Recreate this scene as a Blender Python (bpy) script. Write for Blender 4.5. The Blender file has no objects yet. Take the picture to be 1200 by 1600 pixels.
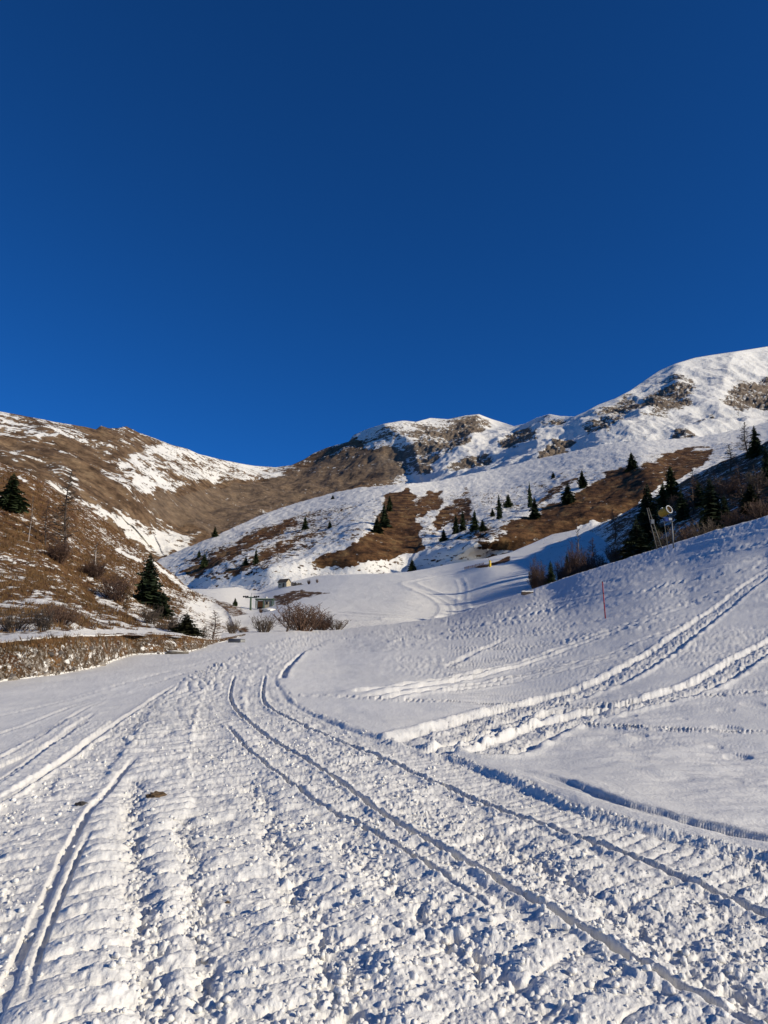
import bpy, math, random
import numpy as np
from mathutils import Vector, Matrix

# ------------------------------------------------------------------ camera, sky, sun
sc = bpy.context.scene
COL = sc.collection
PI = math.pi
F = 1200.0                       # focal length in photo pixels (photo 1200 x 1600)
HOR = 1040.0                     # eye level in the photo
PITCH = math.atan((HOR - 800) / F)
EYE = 1.55
cam_d = bpy.data.cameras.new('camera')
cam_d.sensor_fit = 'VERTICAL'; cam_d.sensor_height = 36; cam_d.sensor_width = 27
cam_d.lens = F / 1600 * 36
cam_d.clip_start = 0.05; cam_d.clip_end = 20000
cam = bpy.data.objects.new('camera', cam_d)
cam.location = (0, 0, EYE); cam.rotation_euler = (PI / 2 + PITCH, 0, 0)
COL.objects.link(cam); sc.camera = cam

SUN_AZ = math.radians(110)        # clockwise from the view direction: from the right, a little behind
SUN_EL = math.radians(23.2)
wd = bpy.data.worlds.new('World'); sc.world = wd; wd.use_nodes = True
wn = wd.node_tree
sky = wn.nodes.new('ShaderNodeTexSky'); sky.sky_type = 'NISHITA'; sky.sun_disc = False
sky.sun_elevation = SUN_EL; sky.sun_rotation = SUN_AZ
sky.altitude = 3500; sky.air_density = 0.8; sky.dust_density = 0.0; sky.ozone_density = 10.0
bg = wn.nodes['Background']; bg.inputs['Strength'].default_value = 0.13
hs = wn.nodes.new('ShaderNodeHueSaturation'); hs.inputs['Saturation'].default_value = 1.085; hs.inputs['Hue'].default_value = 0.5015
wn.links.new(sky.outputs[0], hs.inputs['Color']); wn.links.new(hs.outputs[0], bg.inputs['Color'])

sd = bpy.data.lights.new('sun', 'SUN'); sd.energy = 4.7; sd.angle = math.radians(0.5); sd.color = (1.0, 0.91, 0.755)
sun = bpy.data.objects.new('sun', sd); COL.objects.link(sun)
sdir = Vector((math.cos(SUN_EL) * math.sin(SUN_AZ), math.cos(SUN_EL) * math.cos(SUN_AZ), math.sin(SUN_EL)))
sun.rotation_euler = sdir.to_track_quat('Z', 'Y').to_euler(); sun.location = (60, 0, 60)
sc.view_settings.view_transform = 'Standard'; sc.view_settings.look = 'None'
sc.view_settings.gamma = 1; sc.view_settings.use_curve_mapping = False
sc.view_settings.exposure = 0.0
sc.render.engine = 'CYCLES'
sc.cycles.max_bounces = 7; sc.cycles.diffuse_bounces = 6; sc.cycles.glossy_bounces = 2
sc.cycles.transparent_max_bounces = 4; sc.cycles.use_denoising = True

# ------------------------------------------------------------------ numpy helpers
R = np.array
CP, SP = math.cos(PITCH), math.sin(PITCH)

def ray(px, py):
    """direction per metre of depth along the lens axis"""
    u = (np.asarray(px, float) - 600) / F; v = (800 - np.asarray(py, float)) / F
    return u, CP - v * SP, SP + v * CP

def world(px, py, dep):
    dx, dy, dz = ray(px, py)
    return dx * dep, dy * dep, EYE + dz * dep

def project(x, y, z):
    zz = z - EYE
    f = y * CP + zz * SP; v = -y * SP + zz * CP
    return 600 + F * x / f, 800 - F * v / f

_rs = np.random.RandomState(5)
_PM = _rs.permutation(4096).astype(np.int32); _VAL = _rs.rand(4096).astype(np.float32)
_GC = np.cos(_VAL * 2 * PI).astype(np.float32); _GS = np.sin(_VAL * 2 * PI).astype(np.float32)
def _ih(ix, iy, seed):
    return _PM[(_PM[(ix + seed * 131) & 4095] + iy + seed * 57) & 4095]
def _h(ix, iy, seed):
    return _VAL[_ih(np.asarray(ix).astype(np.int32), np.asarray(iy).astype(np.int32), seed)]

def perlin(x, y, seed=0):
    x0 = np.floor(x); y0 = np.floor(y); xf = (x - x0).astype(np.float32); yf = (y - y0).astype(np.float32)
    xi = x0.astype(np.int32); yi = y0.astype(np.int32)
    u = xf * xf * xf * (xf * (xf * 6 - 15) + 10); v = yf * yf * yf * (yf * (yf * 6 - 15) + 10)
    p0 = _PM[(xi + seed * 131) & 4095] + seed * 57; p1 = _PM[(xi + 1 + seed * 131) & 4095] + seed * 57
    def g(p, a, b):
        k = _PM[(p + yi + b) & 4095]; return _GC[k] * (xf - a) + _GS[k] * (yf - b)
    a = g(p0, 0, 0); b = g(p1, 1, 0); c = g(p0, 0, 1); d = g(p1, 1, 1)
    a += (b - a) * u; c += (d - c) * u; a += (c - a) * v
    return a * 1.5

def fbm(x, y, oct=4, seed=0, gain=0.5):
    s = np.zeros_like(x); a = 1.0; t = 0
    for k in range(oct):
        s += a * perlin(x * 2 ** k + 17.3 * k, y * 2 ** k - 9.1 * k, seed + k); t += a; a *= gain
    return s / t

def ridged(x, y, oct=5, seed=0, gain=0.5):
    s = np.zeros_like(x); a = 1.0; t = 0
    for k in range(oct):
        s += a * (1 - np.abs(perlin(x * 2 ** k + 5.7 * k, y * 2 ** k + 3.1 * k, seed + k)) * 1.6); t += a; a *= gain
    return s / t

def lumps(x, y, cell, seed, lo=0.25, hi=0.55, fill=0.8, where=None):
    """rounded clods of uneven size, one at most per cell: height in units of cell"""
    if where is not None:
        o = np.zeros(x.shape, np.float32); o[where] = lumps(x[where], y[where], cell, seed, lo, hi, fill); return o
    gx = x / cell; gy = y / cell
    i0 = np.floor(gx); j0 = np.floor(gy); fx = (gx - i0).astype(np.float32); fy = (gy - j0).astype(np.float32)
    ix = i0.astype(np.int32); iy = j0.astype(np.int32); out = np.zeros(x.shape, np.float32)
    for a in (-1, 0, 1):
        for b in (-1, 0, 1):
            k = _ih(ix + a, iy + b, seed)
            h1 = _VAL[k]; h2 = _VAL[(k * 7 + 11) & 4095]; h3 = _VAL[(k * 13 + 5) & 4095]; h4 = _VAL[(k * 29 + 3) & 4095]
            r = (lo + (hi - lo) * h3 * h3) * (h4 < fill)
            dx = fx - (a + 0.1 + 0.8 * h1); dy = fy - (b + 0.1 + 0.8 * h2)
            el = 0.75 + 0.5 * h1; c_ = _GC[k]; s_ = _GS[k]
            rx = (dx * c_ + dy * s_) * el; ry = (-dx * s_ + dy * c_) / el
            out = np.maximum(out, np.sqrt(np.maximum(r * r - rx * rx - ry * ry, 0)))
    return out

def sstep(a, b, x):
    t = np.clip((x - a) / (b - a), 0, 1); return t * t * (3 - 2 * t)

def inpoly(poly, x, y):
    poly = R(poly, float); full = np.zeros(x.shape, bool); n = len(poly)
    lo = poly.min(0); hi = poly.max(0); m = (x >= lo[0]) & (x <= hi[0]) & (y >= lo[1]) & (y <= hi[1])
    X = x[m]; Y = y[m]; ins = np.zeros(X.shape, bool)
    for i in range(n):
        x0, y0 = poly[i]; x1, y1 = poly[(i + 1) % n]
        if y0 == y1: continue
        ins ^= ((y0 > Y) != (y1 > Y)) & (X < (x1 - x0) * (Y - y0) / (y1 - y0) + x0)
    full[m] = ins
    return full

def blur(a, r, times=2):
    a = a.astype(float)
    for _ in range(times):
        for ax in (0, 1):
            p = np.pad(a, [(r + 1, r) if k == ax else (0, 0) for k in (0, 1)], mode='edge'); c = np.cumsum(p, ax)
            n = a.shape[ax]; hi_ = np.take(c, np.arange(2 * r + 1, 2 * r + 1 + n), ax); lo_ = np.take(c, np.arange(n), ax)
            a = (hi_ - lo_) / (2 * r + 1)
    return a

def polydist(line, x, y, lim=None):
    """distance, signed side (+ right of travel) and arc length to a polyline"""
    line = R(line, float)
    D = np.full(x.shape, 1e9); S = np.zeros(x.shape); A = np.zeros(x.shape)
    if lim is not None:
        lo = line.min(0) - lim; hi = line.max(0) + lim
        m = (x > lo[0]) & (x < hi[0]) & (y > lo[1]) & (y < hi[1])
    else: m = np.ones(x.shape, bool)
    X = x[m]; Y = y[m]; d = np.full(X.shape, 1e9); s = np.zeros(X.shape); a = np.zeros(X.shape); acc = 0
    for i in range(len(line) - 1):
        p = line[i]; e = line[i + 1] - p; L = math.hypot(*e)
        if L < 1e-9: continue
        t = ((X - p[0]) * e[0] + (Y - p[1]) * e[1]) / (L * L); tc = np.clip(t, 0, 1)
        qx = X - p[0] - tc * e[0]; qy = Y - p[1] - tc * e[1]; dd = np.hypot(qx, qy)
        k = dd < d
        side = (qx * e[1] - qy * e[0]) / L
        d = np.where(k, dd, d); s = np.where(k, np.sign(side), s); a = np.where(k, acc + t * L if len(line) == 2 else acc + tc * L, a); acc += L
    D[m] = d; S[m] = s; A[m] = a
    return D, S, A

def smooth_line(pts, n=5):
    p = [R(q, float) for q in pts]; p = [2 * p[0] - p[1]] + p + [2 * p[-1] - p[-2]]; out = []
    for i in range(1, len(p) - 2):
        for k in range(n):
            t = k / n
            out.append(0.5 * (2 * p[i] + (p[i + 1] - p[i - 1]) * t + (2 * p[i - 1] - 5 * p[i] + 4 * p[i + 1] - p[i + 2]) * t * t + (3 * p[i] - p[i - 1] - 3 * p[i + 1] + p[i + 2]) * t ** 3))
    out.append(p[-2]); return R(out)

class TPS:
    def __init__(s, pts, vals, lam=0.0):
        s.p = R(pts, float) / 100; v = R(vals, float); n = len(v)
        K = s.k(np.hypot(s.p[:, None, 0] - s.p[None, :, 0], s.p[:, None, 1] - s.p[None, :, 1])) + lam * np.eye(n)
        P = np.c_[np.ones(n), s.p]; M = np.block([[K, P], [P.T, np.zeros((3, 3))]])
        w = np.linalg.solve(M, np.r_[v, 0, 0, 0]); s.w = w[:n]; s.a = w[n:]
    @staticmethod
    def k(r): return np.where(r > 1e-9, r * r * np.log(np.maximum(r, 1e-9)), 0)
    def __call__(s, x, y):
        x = np.asarray(x, float) / 100; y = np.asarray(y, float) / 100
        o = s.a[0] + s.a[1] * x + s.a[2] * y
        for (a, b), w in zip(s.p, s.w): o = o + w * s.k(np.hypot(x - a, y - b))
        return o

def pline(pts, x):
    p = R(sorted(pts), float); return np.interp(x, p[:, 0], p[:, 1])

# ------------------------------------------------------------------ materials
def mat(name):
    m = bpy.data.materials.new(name); m.use_nodes = True
    nt = m.node_tree; b = nt.nodes['Principled BSDF']
    b.inputs['Roughness'].default_value = 0.8; b.inputs['Specular IOR Level'].default_value = 0.2
    return m, nt, b

def nd(nt, t, **kw):
    n = nt.nodes.new(t)
    for k, v in kw.items():
        if k in n.inputs: n.inputs[k].default_value = v
        else: setattr(n, k, v)
    return n

def ramp(nt, fac, stops):
    r = nt.nodes.new('ShaderNodeValToRGB'); e = r.color_ramp.elements
    while len(e) < len(stops): e.new(0.5)
    for el, (p, c) in zip(e, stops): el.position = p; el.color = (*c, 1)
    nt.links.new(fac, r.inputs[0]); return r

def noise(nt, scale, detail=4, rough=0.55, stretch=None, src=None):
    n = nd(nt, 'ShaderNodeTexNoise', Scale=scale, Detail=detail, Roughness=rough)
    tc = src or nt.nodes.new('ShaderNodeNewGeometry').outputs['Position']
    if stretch:
        mp = nt.nodes.new('ShaderNodeMapping'); mp.inputs['Scale'].default_value = stretch
        nt.links.new(tc, mp.inputs['Vector']); tc = mp.outputs[0]
    nt.links.new(tc, n.inputs['Vector']); return n

def mathn(nt, op, a, b=None):
    n = nt.nodes.new('ShaderNodeMath'); n.operation = op
    for i, v in enumerate((a, b)):
        if v is None: continue
        if isinstance(v, (int, float)): n.inputs[i].default_value = v
        else: nt.links.new(v, n.inputs[i])
    return n.outputs[0]

def mixc(nt, f, a, b):
    n = nt.nodes.new('ShaderNodeMix'); n.data_type = 'RGBA'
    for i, v in ((0, f), (6, a), (7, b)):
        if isinstance(v, tuple): n.inputs[i].default_value = (*v, 1)
        elif isinstance(v, (int, float)): n.inputs[i].default_value = v
        else: nt.links.new(v, n.inputs[i])
    return n.outputs[2]

def bump(nt, b, h, strength, dist):
    n = nd(nt, 'ShaderNodeBump', Strength=strength, Distance=dist)
    nt.links.new(h, n.inputs['Height']); nt.links.new(n.outputs[0], b.inputs['Normal'])

SNOW = (0.81, 0.78, 0.705)

def snow_mat(name, scale, dist):
    m, nt, b = mat(name)
    n1 = noise(nt, 0.35, 3); c = ramp(nt, n1.outputs[0], [(0.3, (0.77, 0.742, 0.668)), (0.7, (0.82, 0.79, 0.715))])
    nt.links.new(c.outputs[0], b.inputs['Base Color'])
    b.inputs['Roughness'].default_value = 0.55; b.inputs['Specular IOR Level'].default_value = 0.25
    n2 = noise(nt, scale, 5, 0.65); bump(nt, b, n2.outputs[0], 0.6, dist)
    return m

def ground_mat(name, greens, scale, amp, stretch, dist, rock=None):
    """dry turf with lying snow: the vertex value 'snow' says how much, the noise breaks it into patches"""
    m, nt, b = mat(name)
    at = nd(nt, 'ShaderNodeAttribute', attribute_name='snow')
    n1 = noise(nt, scale, 6, 0.62, stretch)
    f = mathn(nt, 'ADD', at.outputs['Fac'], mathn(nt, 'MULTIPLY', mathn(nt, 'SUBTRACT', n1.outputs[0], 0.5), amp))
    fs = nd(nt, 'ShaderNodeMapRange', interpolation_type='SMOOTHSTEP')
    fs.inputs[1].default_value = 0.45; fs.inputs[2].default_value = 0.56; nt.links.new(f, fs.inputs[0])
    n2 = noise(nt, scale * 0.28, 5, 0.6, (1, 1, 1.8)); g = ramp(nt, n2.outputs[0], greens)
    n3 = noise(nt, scale * (2.7 if scale > 0.6 else 0.95), 6, 0.75, stretch)
    k = ramp(nt, n3.outputs[0], [(0.30, (0.30, 0.30, 0.30)), (0.66, (1.30, 1.26, 1.2))])
    mu = nt.nodes.new('ShaderNodeMix'); mu.data_type = 'RGBA'; mu.blend_type = 'MULTIPLY'; mu.inputs[0].default_value = 1
    nt.links.new(g.outputs[0], mu.inputs[6]); nt.links.new(k.outputs[0], mu.inputs[7])
    gc = mu.outputs[2]
    if rock:
        ar = nd(nt, 'ShaderNodeAttribute', attribute_name='rock')
        n4 = noise(nt, scale * 1.3, 6, 0.7, (1, 1, 0.5))
        rc = ramp(nt, n4.outputs[0], rock)
        gc = mixc(nt, ar.outputs['Fac'], gc, rc.outputs[0])
    col = mixc(nt, fs.outputs[0], gc, SNOW)
    nt.links.new(col, b.inputs['Base Color'])
    b.inputs['Roughness'].default_value = 0.8; b.inputs['Specular IOR Level'].default_value = 0.12
    hh = mathn(nt, 'ADD', n3.outputs[0], mathn(nt, 'MULTIPLY', fs.outputs[0], 0.4))
    bump(nt, b, hh, 0.7, dist)
    return m

def flat(name, c, rough=0.7, metal=0.0, var=0.25, sc_=6.0):
    m, nt, b = mat(name)
    n = noise(nt, sc_, 4); a = tuple(x * (1 - var) for x in c); d = tuple(min(1, x * (1 + var)) for x in c)
    r = ramp(nt, n.outputs[0], [(0.3, a), (0.7, d)]); nt.links.new(r.outputs[0], b.inputs['Base Color'])
    b.inputs['Roughness'].default_value = rough; b.inputs['Metallic'].default_value = metal
    return m

def foliage(name, a, c):
    m, nt, b = mat(name)
    oi = nt.nodes.new('ShaderNodeObjectInfo')
    n = noise(nt, 2.2, 3, src=nt.nodes.new('ShaderNodeTexCoord').outputs['Object'])
    f = mathn(nt, 'ADD', mathn(nt, 'MULTIPLY', n.outputs[0], 0.8), mathn(nt, 'MULTIPLY', oi.outputs['Random'], 0.3))
    r = ramp(nt, f, [(0.3, a), (0.75, c)]); nt.links.new(r.outputs[0], b.inputs['Base Color'])
    b.inputs['Roughness'].default_value = 0.75
    return m

M = {}
M['piste'] = snow_mat('trodden_snow', 28, 0.02)
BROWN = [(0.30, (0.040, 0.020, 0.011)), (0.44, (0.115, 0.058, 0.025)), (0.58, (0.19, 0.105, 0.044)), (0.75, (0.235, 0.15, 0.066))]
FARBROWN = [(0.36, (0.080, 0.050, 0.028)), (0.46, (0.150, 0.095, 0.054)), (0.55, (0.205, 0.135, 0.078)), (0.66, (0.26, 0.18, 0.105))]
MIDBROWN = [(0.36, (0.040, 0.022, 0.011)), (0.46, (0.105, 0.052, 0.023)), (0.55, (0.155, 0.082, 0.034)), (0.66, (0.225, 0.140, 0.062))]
ROCK = [(0.3, (0.085, 0.064, 0.046)), (0.5, (0.19, 0.148, 0.106)), (0.7, (0.32, 0.255, 0.18))]
STONY = [(0.34, (0.025, 0.017, 0.011)), (0.52, (0.10, 0.068, 0.040)), (0.72, (0.36, 0.32, 0.26))]
M['hillside'] = ground_mat('dry_hillside', BROWN, 2.2, 1.1, (1, 0.45, 2.2), 0.12)
M['bank'] = ground_mat('stony_bank', BROWN, 4.0, 1.2, (1, 1, 1), 0.10, STONY)
M['hill'] = ground_mat('hill_turf', MIDBROWN, 0.45, 1.1, (1, 0.8, 2.0), 0.9)
M['slope'] = ground_mat('gully_turf', MIDBROWN, 0.9, 1.1, (1, 0.6, 2.2), 0.3)
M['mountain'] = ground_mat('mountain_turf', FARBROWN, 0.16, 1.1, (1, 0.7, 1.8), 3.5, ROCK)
M['spruce'] = foliage('spruce_needles', (0.016, 0.026, 0.012), (0.066, 0.086, 0.030))
M['spruce_warm'] = foliage('warm_spruce_needles', (0.022, 0.024, 0.010), (0.075, 0.070, 0.024))
M['larch'] = foliage('larch_needles', (0.10, 0.055, 0.02), (0.22, 0.13, 0.05))
M['bark'] = flat('bark', (0.075, 0.055, 0.042))
M['twig'] = flat('twig', (0.105, 0.078, 0.055), var=0.4)
M['twig_red'] = flat('reddish_twig', (0.115, 0.068, 0.045), var=0.4)
M['pale_bark'] = flat('pale_bark', (0.40, 0.35, 0.30), var=0.3)
M['straw'] = flat('straw_grass', (0.165, 0.095, 0.038), var=0.6, sc_=1.2)
M['stone'] = flat('stone', (0.30, 0.26, 0.21), var=0.45, sc_=4)
M['dark_stone'] = flat('dark_stone', (0.10, 0.085, 0.07), var=0.4, sc_=4)

# ------------------------------------------------------------------ mesh helpers
def finish(o, label=None, cat=None, group=None, kind=None):
    if label: o['label'] = label
    if cat: o['category'] = cat
    if group: o['group'] = group
    if kind: o['kind'] = kind
    return o

def mesh_obj(name, verts, faces, m, parent=None, smooth=False):
    me = bpy.data.meshes.new(name); me.from_pydata([tuple(v) for v in verts], [], faces)
    me.materials.append(m)
    if smooth: me.shade_smooth()
    o = bpy.data.objects.new(name, me); COL.objects.link(o)
    if parent: o.parent = parent
    return o

def empty(name, loc, rz=0.0, s=1.0):
    o = bpy.data.objects.new(name, None); COL.objects.link(o); o.empty_display_size = 0.3
    o.location = loc; o.rotation_euler = (0, 0, rz); o.scale = (s, s, s) if isinstance(s, (int, float)) else s
    return o

def grid_mesh(name, X, Y, Z, m, attrs=None, smooth=True):
    r, c = X.shape
    co = np.stack([X, Y, Z], -1).reshape(-1, 3).astype(np.float32)
    i = np.arange(r * c).reshape(r, c)
    q = np.stack([i[:-1, :-1], i[:-1, 1:], i[1:, 1:], i[1:, :-1]], -1).reshape(-1, 4)
    me = bpy.data.meshes.new(name)
    me.vertices.add(len(co)); me.vertices.foreach_set('co', co.ravel())
    me.loops.add(q.size); me.loops.foreach_set('vertex_index', q.ravel().astype(np.int32))
    me.polygons.add(len(q)); me.polygons.foreach_set('loop_start', np.arange(0, q.size, 4, dtype=np.int32))
    for k, v in (attrs or {}).items():
        a = me.attributes.new(k, 'FLOAT', 'POINT'); a.data.foreach_set('value', v.astype(np.float32).ravel())
    me.update(calc_edges=True)
    if smooth: me.shade_smooth()
    me.materials.append(m)
    o = bpy.data.objects.new(name, me); COL.objects.link(o); return o

class Geo:
    """collects simple shapes into one mesh"""
    def __init__(s): s.v = []; s.f = []
    def tube(s, pts, rad, n=5, cap=True):
        pts = [Vector(p) for p in pts]; b0 = len(s.v)
        for i, p in enumerate(pts):
            d = (pts[min(i + 1, len(pts) - 1)] - pts[max(i - 1, 0)])
            d = d.normalized() if d.length > 1e-9 else Vector((0, 0, 1))
            a = d.orthogonal().normalized(); b = d.cross(a)
            r = rad[i] if isinstance(rad, (list, tuple)) else rad
            for k in range(n):
                t = 2 * PI * k / n; s.v.append(p + (a * math.cos(t) + b * math.sin(t)) * r)
        for i in range(len(pts) - 1):
            for k in range(n):
                a0 = b0 + i * n + k; a1 = b0 + i * n + (k + 1) % n
                s.f.append((a0, a1, a1 + n, a0 + n))
        if cap and n > 2:
            s.f.append(tuple(b0 + k for k in reversed(range(n)))); e = b0 + (len(pts) - 1) * n
            s.f.append(tuple(e + k for k in range(n)))
        return s
    def box(s, c, d, rz=0, tilt=None):
        b = len(s.v); mr = Matrix.Rotation(rz, 3, 'Z')
        if tilt: mr = mr @ Matrix.Rotation(tilt[1], 3, tilt[0])
        for i in (-1, 1):
            for j in (-1, 1):
                for k in (-1, 1): s.v.append(Vector(c) + mr @ Vector((i * d[0] / 2, j * d[1] / 2, k * d[2] / 2)))
        for q in ((0, 1, 3, 2), (4, 6, 7, 5), (0, 4, 5, 1), (2, 3, 7, 6), (0, 2, 6, 4), (1, 5, 7, 3)): s.f.append(tuple(b + x for x in q))
        return s
    def lathe(s, prof, n=20, axis='Z', c=(0, 0, 0)):
        b = len(s.v)
        for (r, h) in prof:
            for k in range(n):
                t = 2 * PI * k / n; p = (r * math.cos(t), r * math.sin(t), h)
                if axis == 'Y': p = (p[0], p[2], -p[1])
                s.v.append(Vector(c) + Vector(p))
        for i in range(len(prof) - 1):
            for k in range(n):
                s.f.append((b + i * n + k, b + i * n + (k + 1) % n, b + (i + 1) * n + (k + 1) % n, b + (i + 1) * n + k))
        return s
    def quad(s, a, b, c, d):
        k = len(s.v); s.v += [Vector(a), Vector(b), Vector(c), Vector(d)]; s.f.append((k, k + 1, k + 2, k + 3)); return s
    def tri(s, a, b, c):
        k = len(s.v); s.v += [Vector(a), Vector(b), Vector(c)]; s.f.append((k, k + 1, k + 2)); return s
    def mesh(s, name, m, smooth=False):
        me = bpy.data.meshes.new(name); me.from_pydata([tuple(v) for v in s.v], [], s.f); me.materials.append(m)
        if smooth: me.shade_smooth()
        return me
    def build(s, name, m, parent=None, smooth=False):
        o = bpy.data.objects.new(name, s.mesh(name, m, smooth)); COL.objects.link(o)
        if parent: o.parent = parent
        return o

def link(name, me, parent=None, loc=None, rot=None, s=None):
    o = bpy.data.objects.new(name, me); COL.objects.link(o)
    if parent: o.parent = parent
    if loc is not None: o.location = loc
    if rot is not None: o.rotation_euler = rot
    if s is not None: o.scale = s if not isinstance(s, (int, float)) else (s, s, s)
    return o

# ------------------------------------------------------------------ terrain sheets
class Sheet:
    """a piece of ground whose distance is known along the photo's rays; displaced vertically, then built as a mesh"""
    def __init__(s, px0, px1, stepx, lo, hi, rows, depth, behind, mode='log'):
        s.px = np.arange(px0, px1 + 1e-6, stepx); s.hi = pline(hi, s.px); s.lo = pline(lo, s.px)
        t = np.linspace(0, 1, rows)[:, None]; s.rows = rows
        s.PX = np.broadcast_to(s.px, (rows, len(s.px))).copy(); s.PY = s.lo * (1 - t) + s.hi * t
        s.D = depth(s.PX, s.PY); s.depthf = depth
        X, Y, Z = world(s.PX, s.PY, s.D)
        # ground beyond the crest: carries on outward and falls away
        Xb, Yb, Zb, Db, Pb = [], [], [], [], []
        r = np.hypot(X[-1], Y[-1])
        for dist, drop in behind:
            k = (r + dist) / r
            Xb.append(X[-1] * k); Yb.append(Y[-1] * k); Zb.append(Z[-1] - drop); Db.append(s.D[-1] * k)
        n = len(behind)
        if n:
            X = np.vstack([X] + Xb); Y = np.vstack([Y] + Yb); Z = np.vstack([Z] + Zb); s.D = np.vstack([s.D] + Db)
            s.PX = np.vstack([s.PX] + [s.px] * n); s.PY = np.vstack([s.PY] + [s.hi] * n)
        s.X, s.Y, s.Z = X, Y, Z
    def at(s, px, py):
        j = int(np.clip(round((px - s.px[0]) / (s.px[1] - s.px[0])), 0, len(s.px) - 1))
        t = (py - s.lo[j]) / (s.hi[j] - s.lo[j]); i = int(np.clip(round(t * (s.rows - 1)), 0, s.rows - 1))
        # first displaced row whose projection reaches py
        qx, qy = project(s.X[:s.rows, j], s.Y[:s.rows, j], s.Z[:s.rows, j])
        near = np.argsort(np.abs(qy - py))[:4]; i = int(near[np.argmin(np.abs(near - i))])
        return Vector((float(s.X[i, j]), float(s.Y[i, j]), float(s.Z[i, j])))

def logdepth(ctrl, relief=None, lam=0.0):
    t = TPS([(a, b) for a, b, c in ctrl], [math.log(c) for a, b, c in ctrl], lam)
    def f(px, py):
        l = t(px, py)
        if relief is not None: l = l + relief(px, py)
        return np.exp(l)
    return f

# --- near snow: road, left flat, right-hand slope ----------------------------------
GRAD = 0.06
def plane_depth(px, py):
    dx, dy, dz = ray(px, py); return EYE / (GRAD * dy - dz)

ctrlA = []
for (x, y) in [(-200, 1900), (300, 1900), (900, 1900), (1400, 1900), (0, 1600), (400, 1600), (800, 1600), (1200, 1600), (0, 1300), (300, 1300), (600, 1300), (900, 1300),
               (-150, 1120), (0, 1150), (200, 1150), (400, 1150), (600, 1150), (0, 1066), (120, 1050), (200, 1040), (300, 1040), (420, 1040), (300, 1016), (390, 1000), (450, 996)]:
    ctrlA.append((x, y, 1 / float(plane_depth(x, y))))
for (x, y, d) in [(480, 990, 84), (540, 984, 108), (620, 975, 120), (700, 963, 125), (760, 944, 122), (830, 921, 118), (900, 897, 108), (960, 878, 100), (1043, 852, 90), (1120, 828, 82), (1200, 805, 75), (1400, 745, 62),
                  (945, 968, 41), (1200, 950, 32), (1200, 880, 50), (1400, 900, 34), (1000, 1100, 13.4), (1200, 1050, 16.8), (1400, 1050, 14.5), (1200, 1150, 10.0), (1400, 1200, 8.2), (800, 1000, 38), (700, 1000, 44), (600, 1005, 45), (800, 1080, 17.2), (1070, 910, 52), (860, 940, 75)]:
    ctrlA.append((x, y, 1 / d))
tA = TPS([(a, b) for a, b, c in ctrlA], [c for a, b, c in ctrlA], 0.00002)
def depA(px, py): return 1 / np.maximum(tA(px, py), 1 / 190.0)

hiA = [(-220, 1062), (0, 1044), (150, 1022), (230, 1006), (310, 996), (350, 990), (390, 987), (450, 985), (540, 982), (620, 974), (700, 963), (760, 944), (830, 921), (900, 897), (960, 878), (1043, 852), (1120, 828), (1200, 805), (1400, 745)]
A = Sheet(-170, 1370, 1.42, [(-300, 1720), (1500, 1720)], hiA, 560, depA,
          [(1.5, 0.12), (4, 0.7), (8, 2.0), (14, 4.2), (24, 8.0)])

def trackA(pts, n=6):
    out = []
    for (x, y) in smooth_line(pts, n):
        d = float(depA(R([x]), R([y]))[0]); a, b, c = world(x, y, d); out.append((float(a), float(b)))
    return R(out)

x, y = A.X, A.Y
dz = np.zeros_like(x)
far = A.D
wpx = A.PX + 10 * fbm(x * 1.2, y * 1.2, 3, 3); wpy = A.PY + 6 * fbm(x * 1.2 + 40, y * 1.2, 3, 5)
road_poly = [(-250, 1500), (-100, 1330), (0, 1258), (60, 1222), (120, 1182), (180, 1136), (240, 1092), (300, 1056), (380, 1018), (450, 996), (540, 980), (660, 966), (700, 970), (600, 984), (520, 1000), (478, 1020), (450, 1045), (436, 1062), (442, 1078), (470, 1102), (560, 1141), (640, 1161), (720, 1187), (790, 1213), (900, 1258), (1000, 1288), (1100, 1313), (1200, 1338), (1450, 1400), (1450, 1760), (-250, 1760)]
rough = inpoly(road_poly, wpx, wpy).astype(float)
tone = np.zeros_like(x)
# undulation everywhere
dz += 0.10 * fbm(x / 6, y / 6, 3, 11) * sstep(4, 20, far) + 0.02 * fbm(x / 1.1, y / 1.1, 3, 12)
# wind texture of the untouched slope
st = x * 0.45 + y * 0.9; sl = x * 0.9 - y * 0.45
slope_m = (1 - rough) * sstep(-2, 2, x + 0.12 * y - 3.2)
wind = 0.050 * fbm(x / 1.5, y / 0.7, 4, 21, 0.6) + 0.020 * fbm(x / 0.5, y / 0.24, 3, 22)
calm = 0.25 + 1.0 * sstep(-0.25, 0.3, fbm(x / 6, y / 4.5, 3, 24)); wind = wind * calm
dz += slope_m * wind * (0.95 + sstep(12, 45, far) * 0.7)
dz += slope_m * 0.065 * sstep(15, 50, far) * fbm(x / 3.4, y / 1.5, 4, 23, 0.6)
# dimples in the soft snow close by
dim = 0.5 * lumps(x, y * 0.8, 0.62, 31, 0.12, 0.4, 0.35)
dz -= slope_m * 0.24 * dim * (1 - sstep(9, 17, far)) * sstep(5, 6.5, x + 0.33 * y - 0.2)
# left smooth flat
left_m = (1 - rough) * (1 - slope_m)
dz += left_m * (0.016 * fbm(x / 0.9, y / 1.6, 4, 41) + 0.006 * fbm(x / 0.2, y / 0.25, 3, 42))

def noise1(a, s, seed): return fbm(a / s, a * 0 + 3.7, 3, seed)

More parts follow.
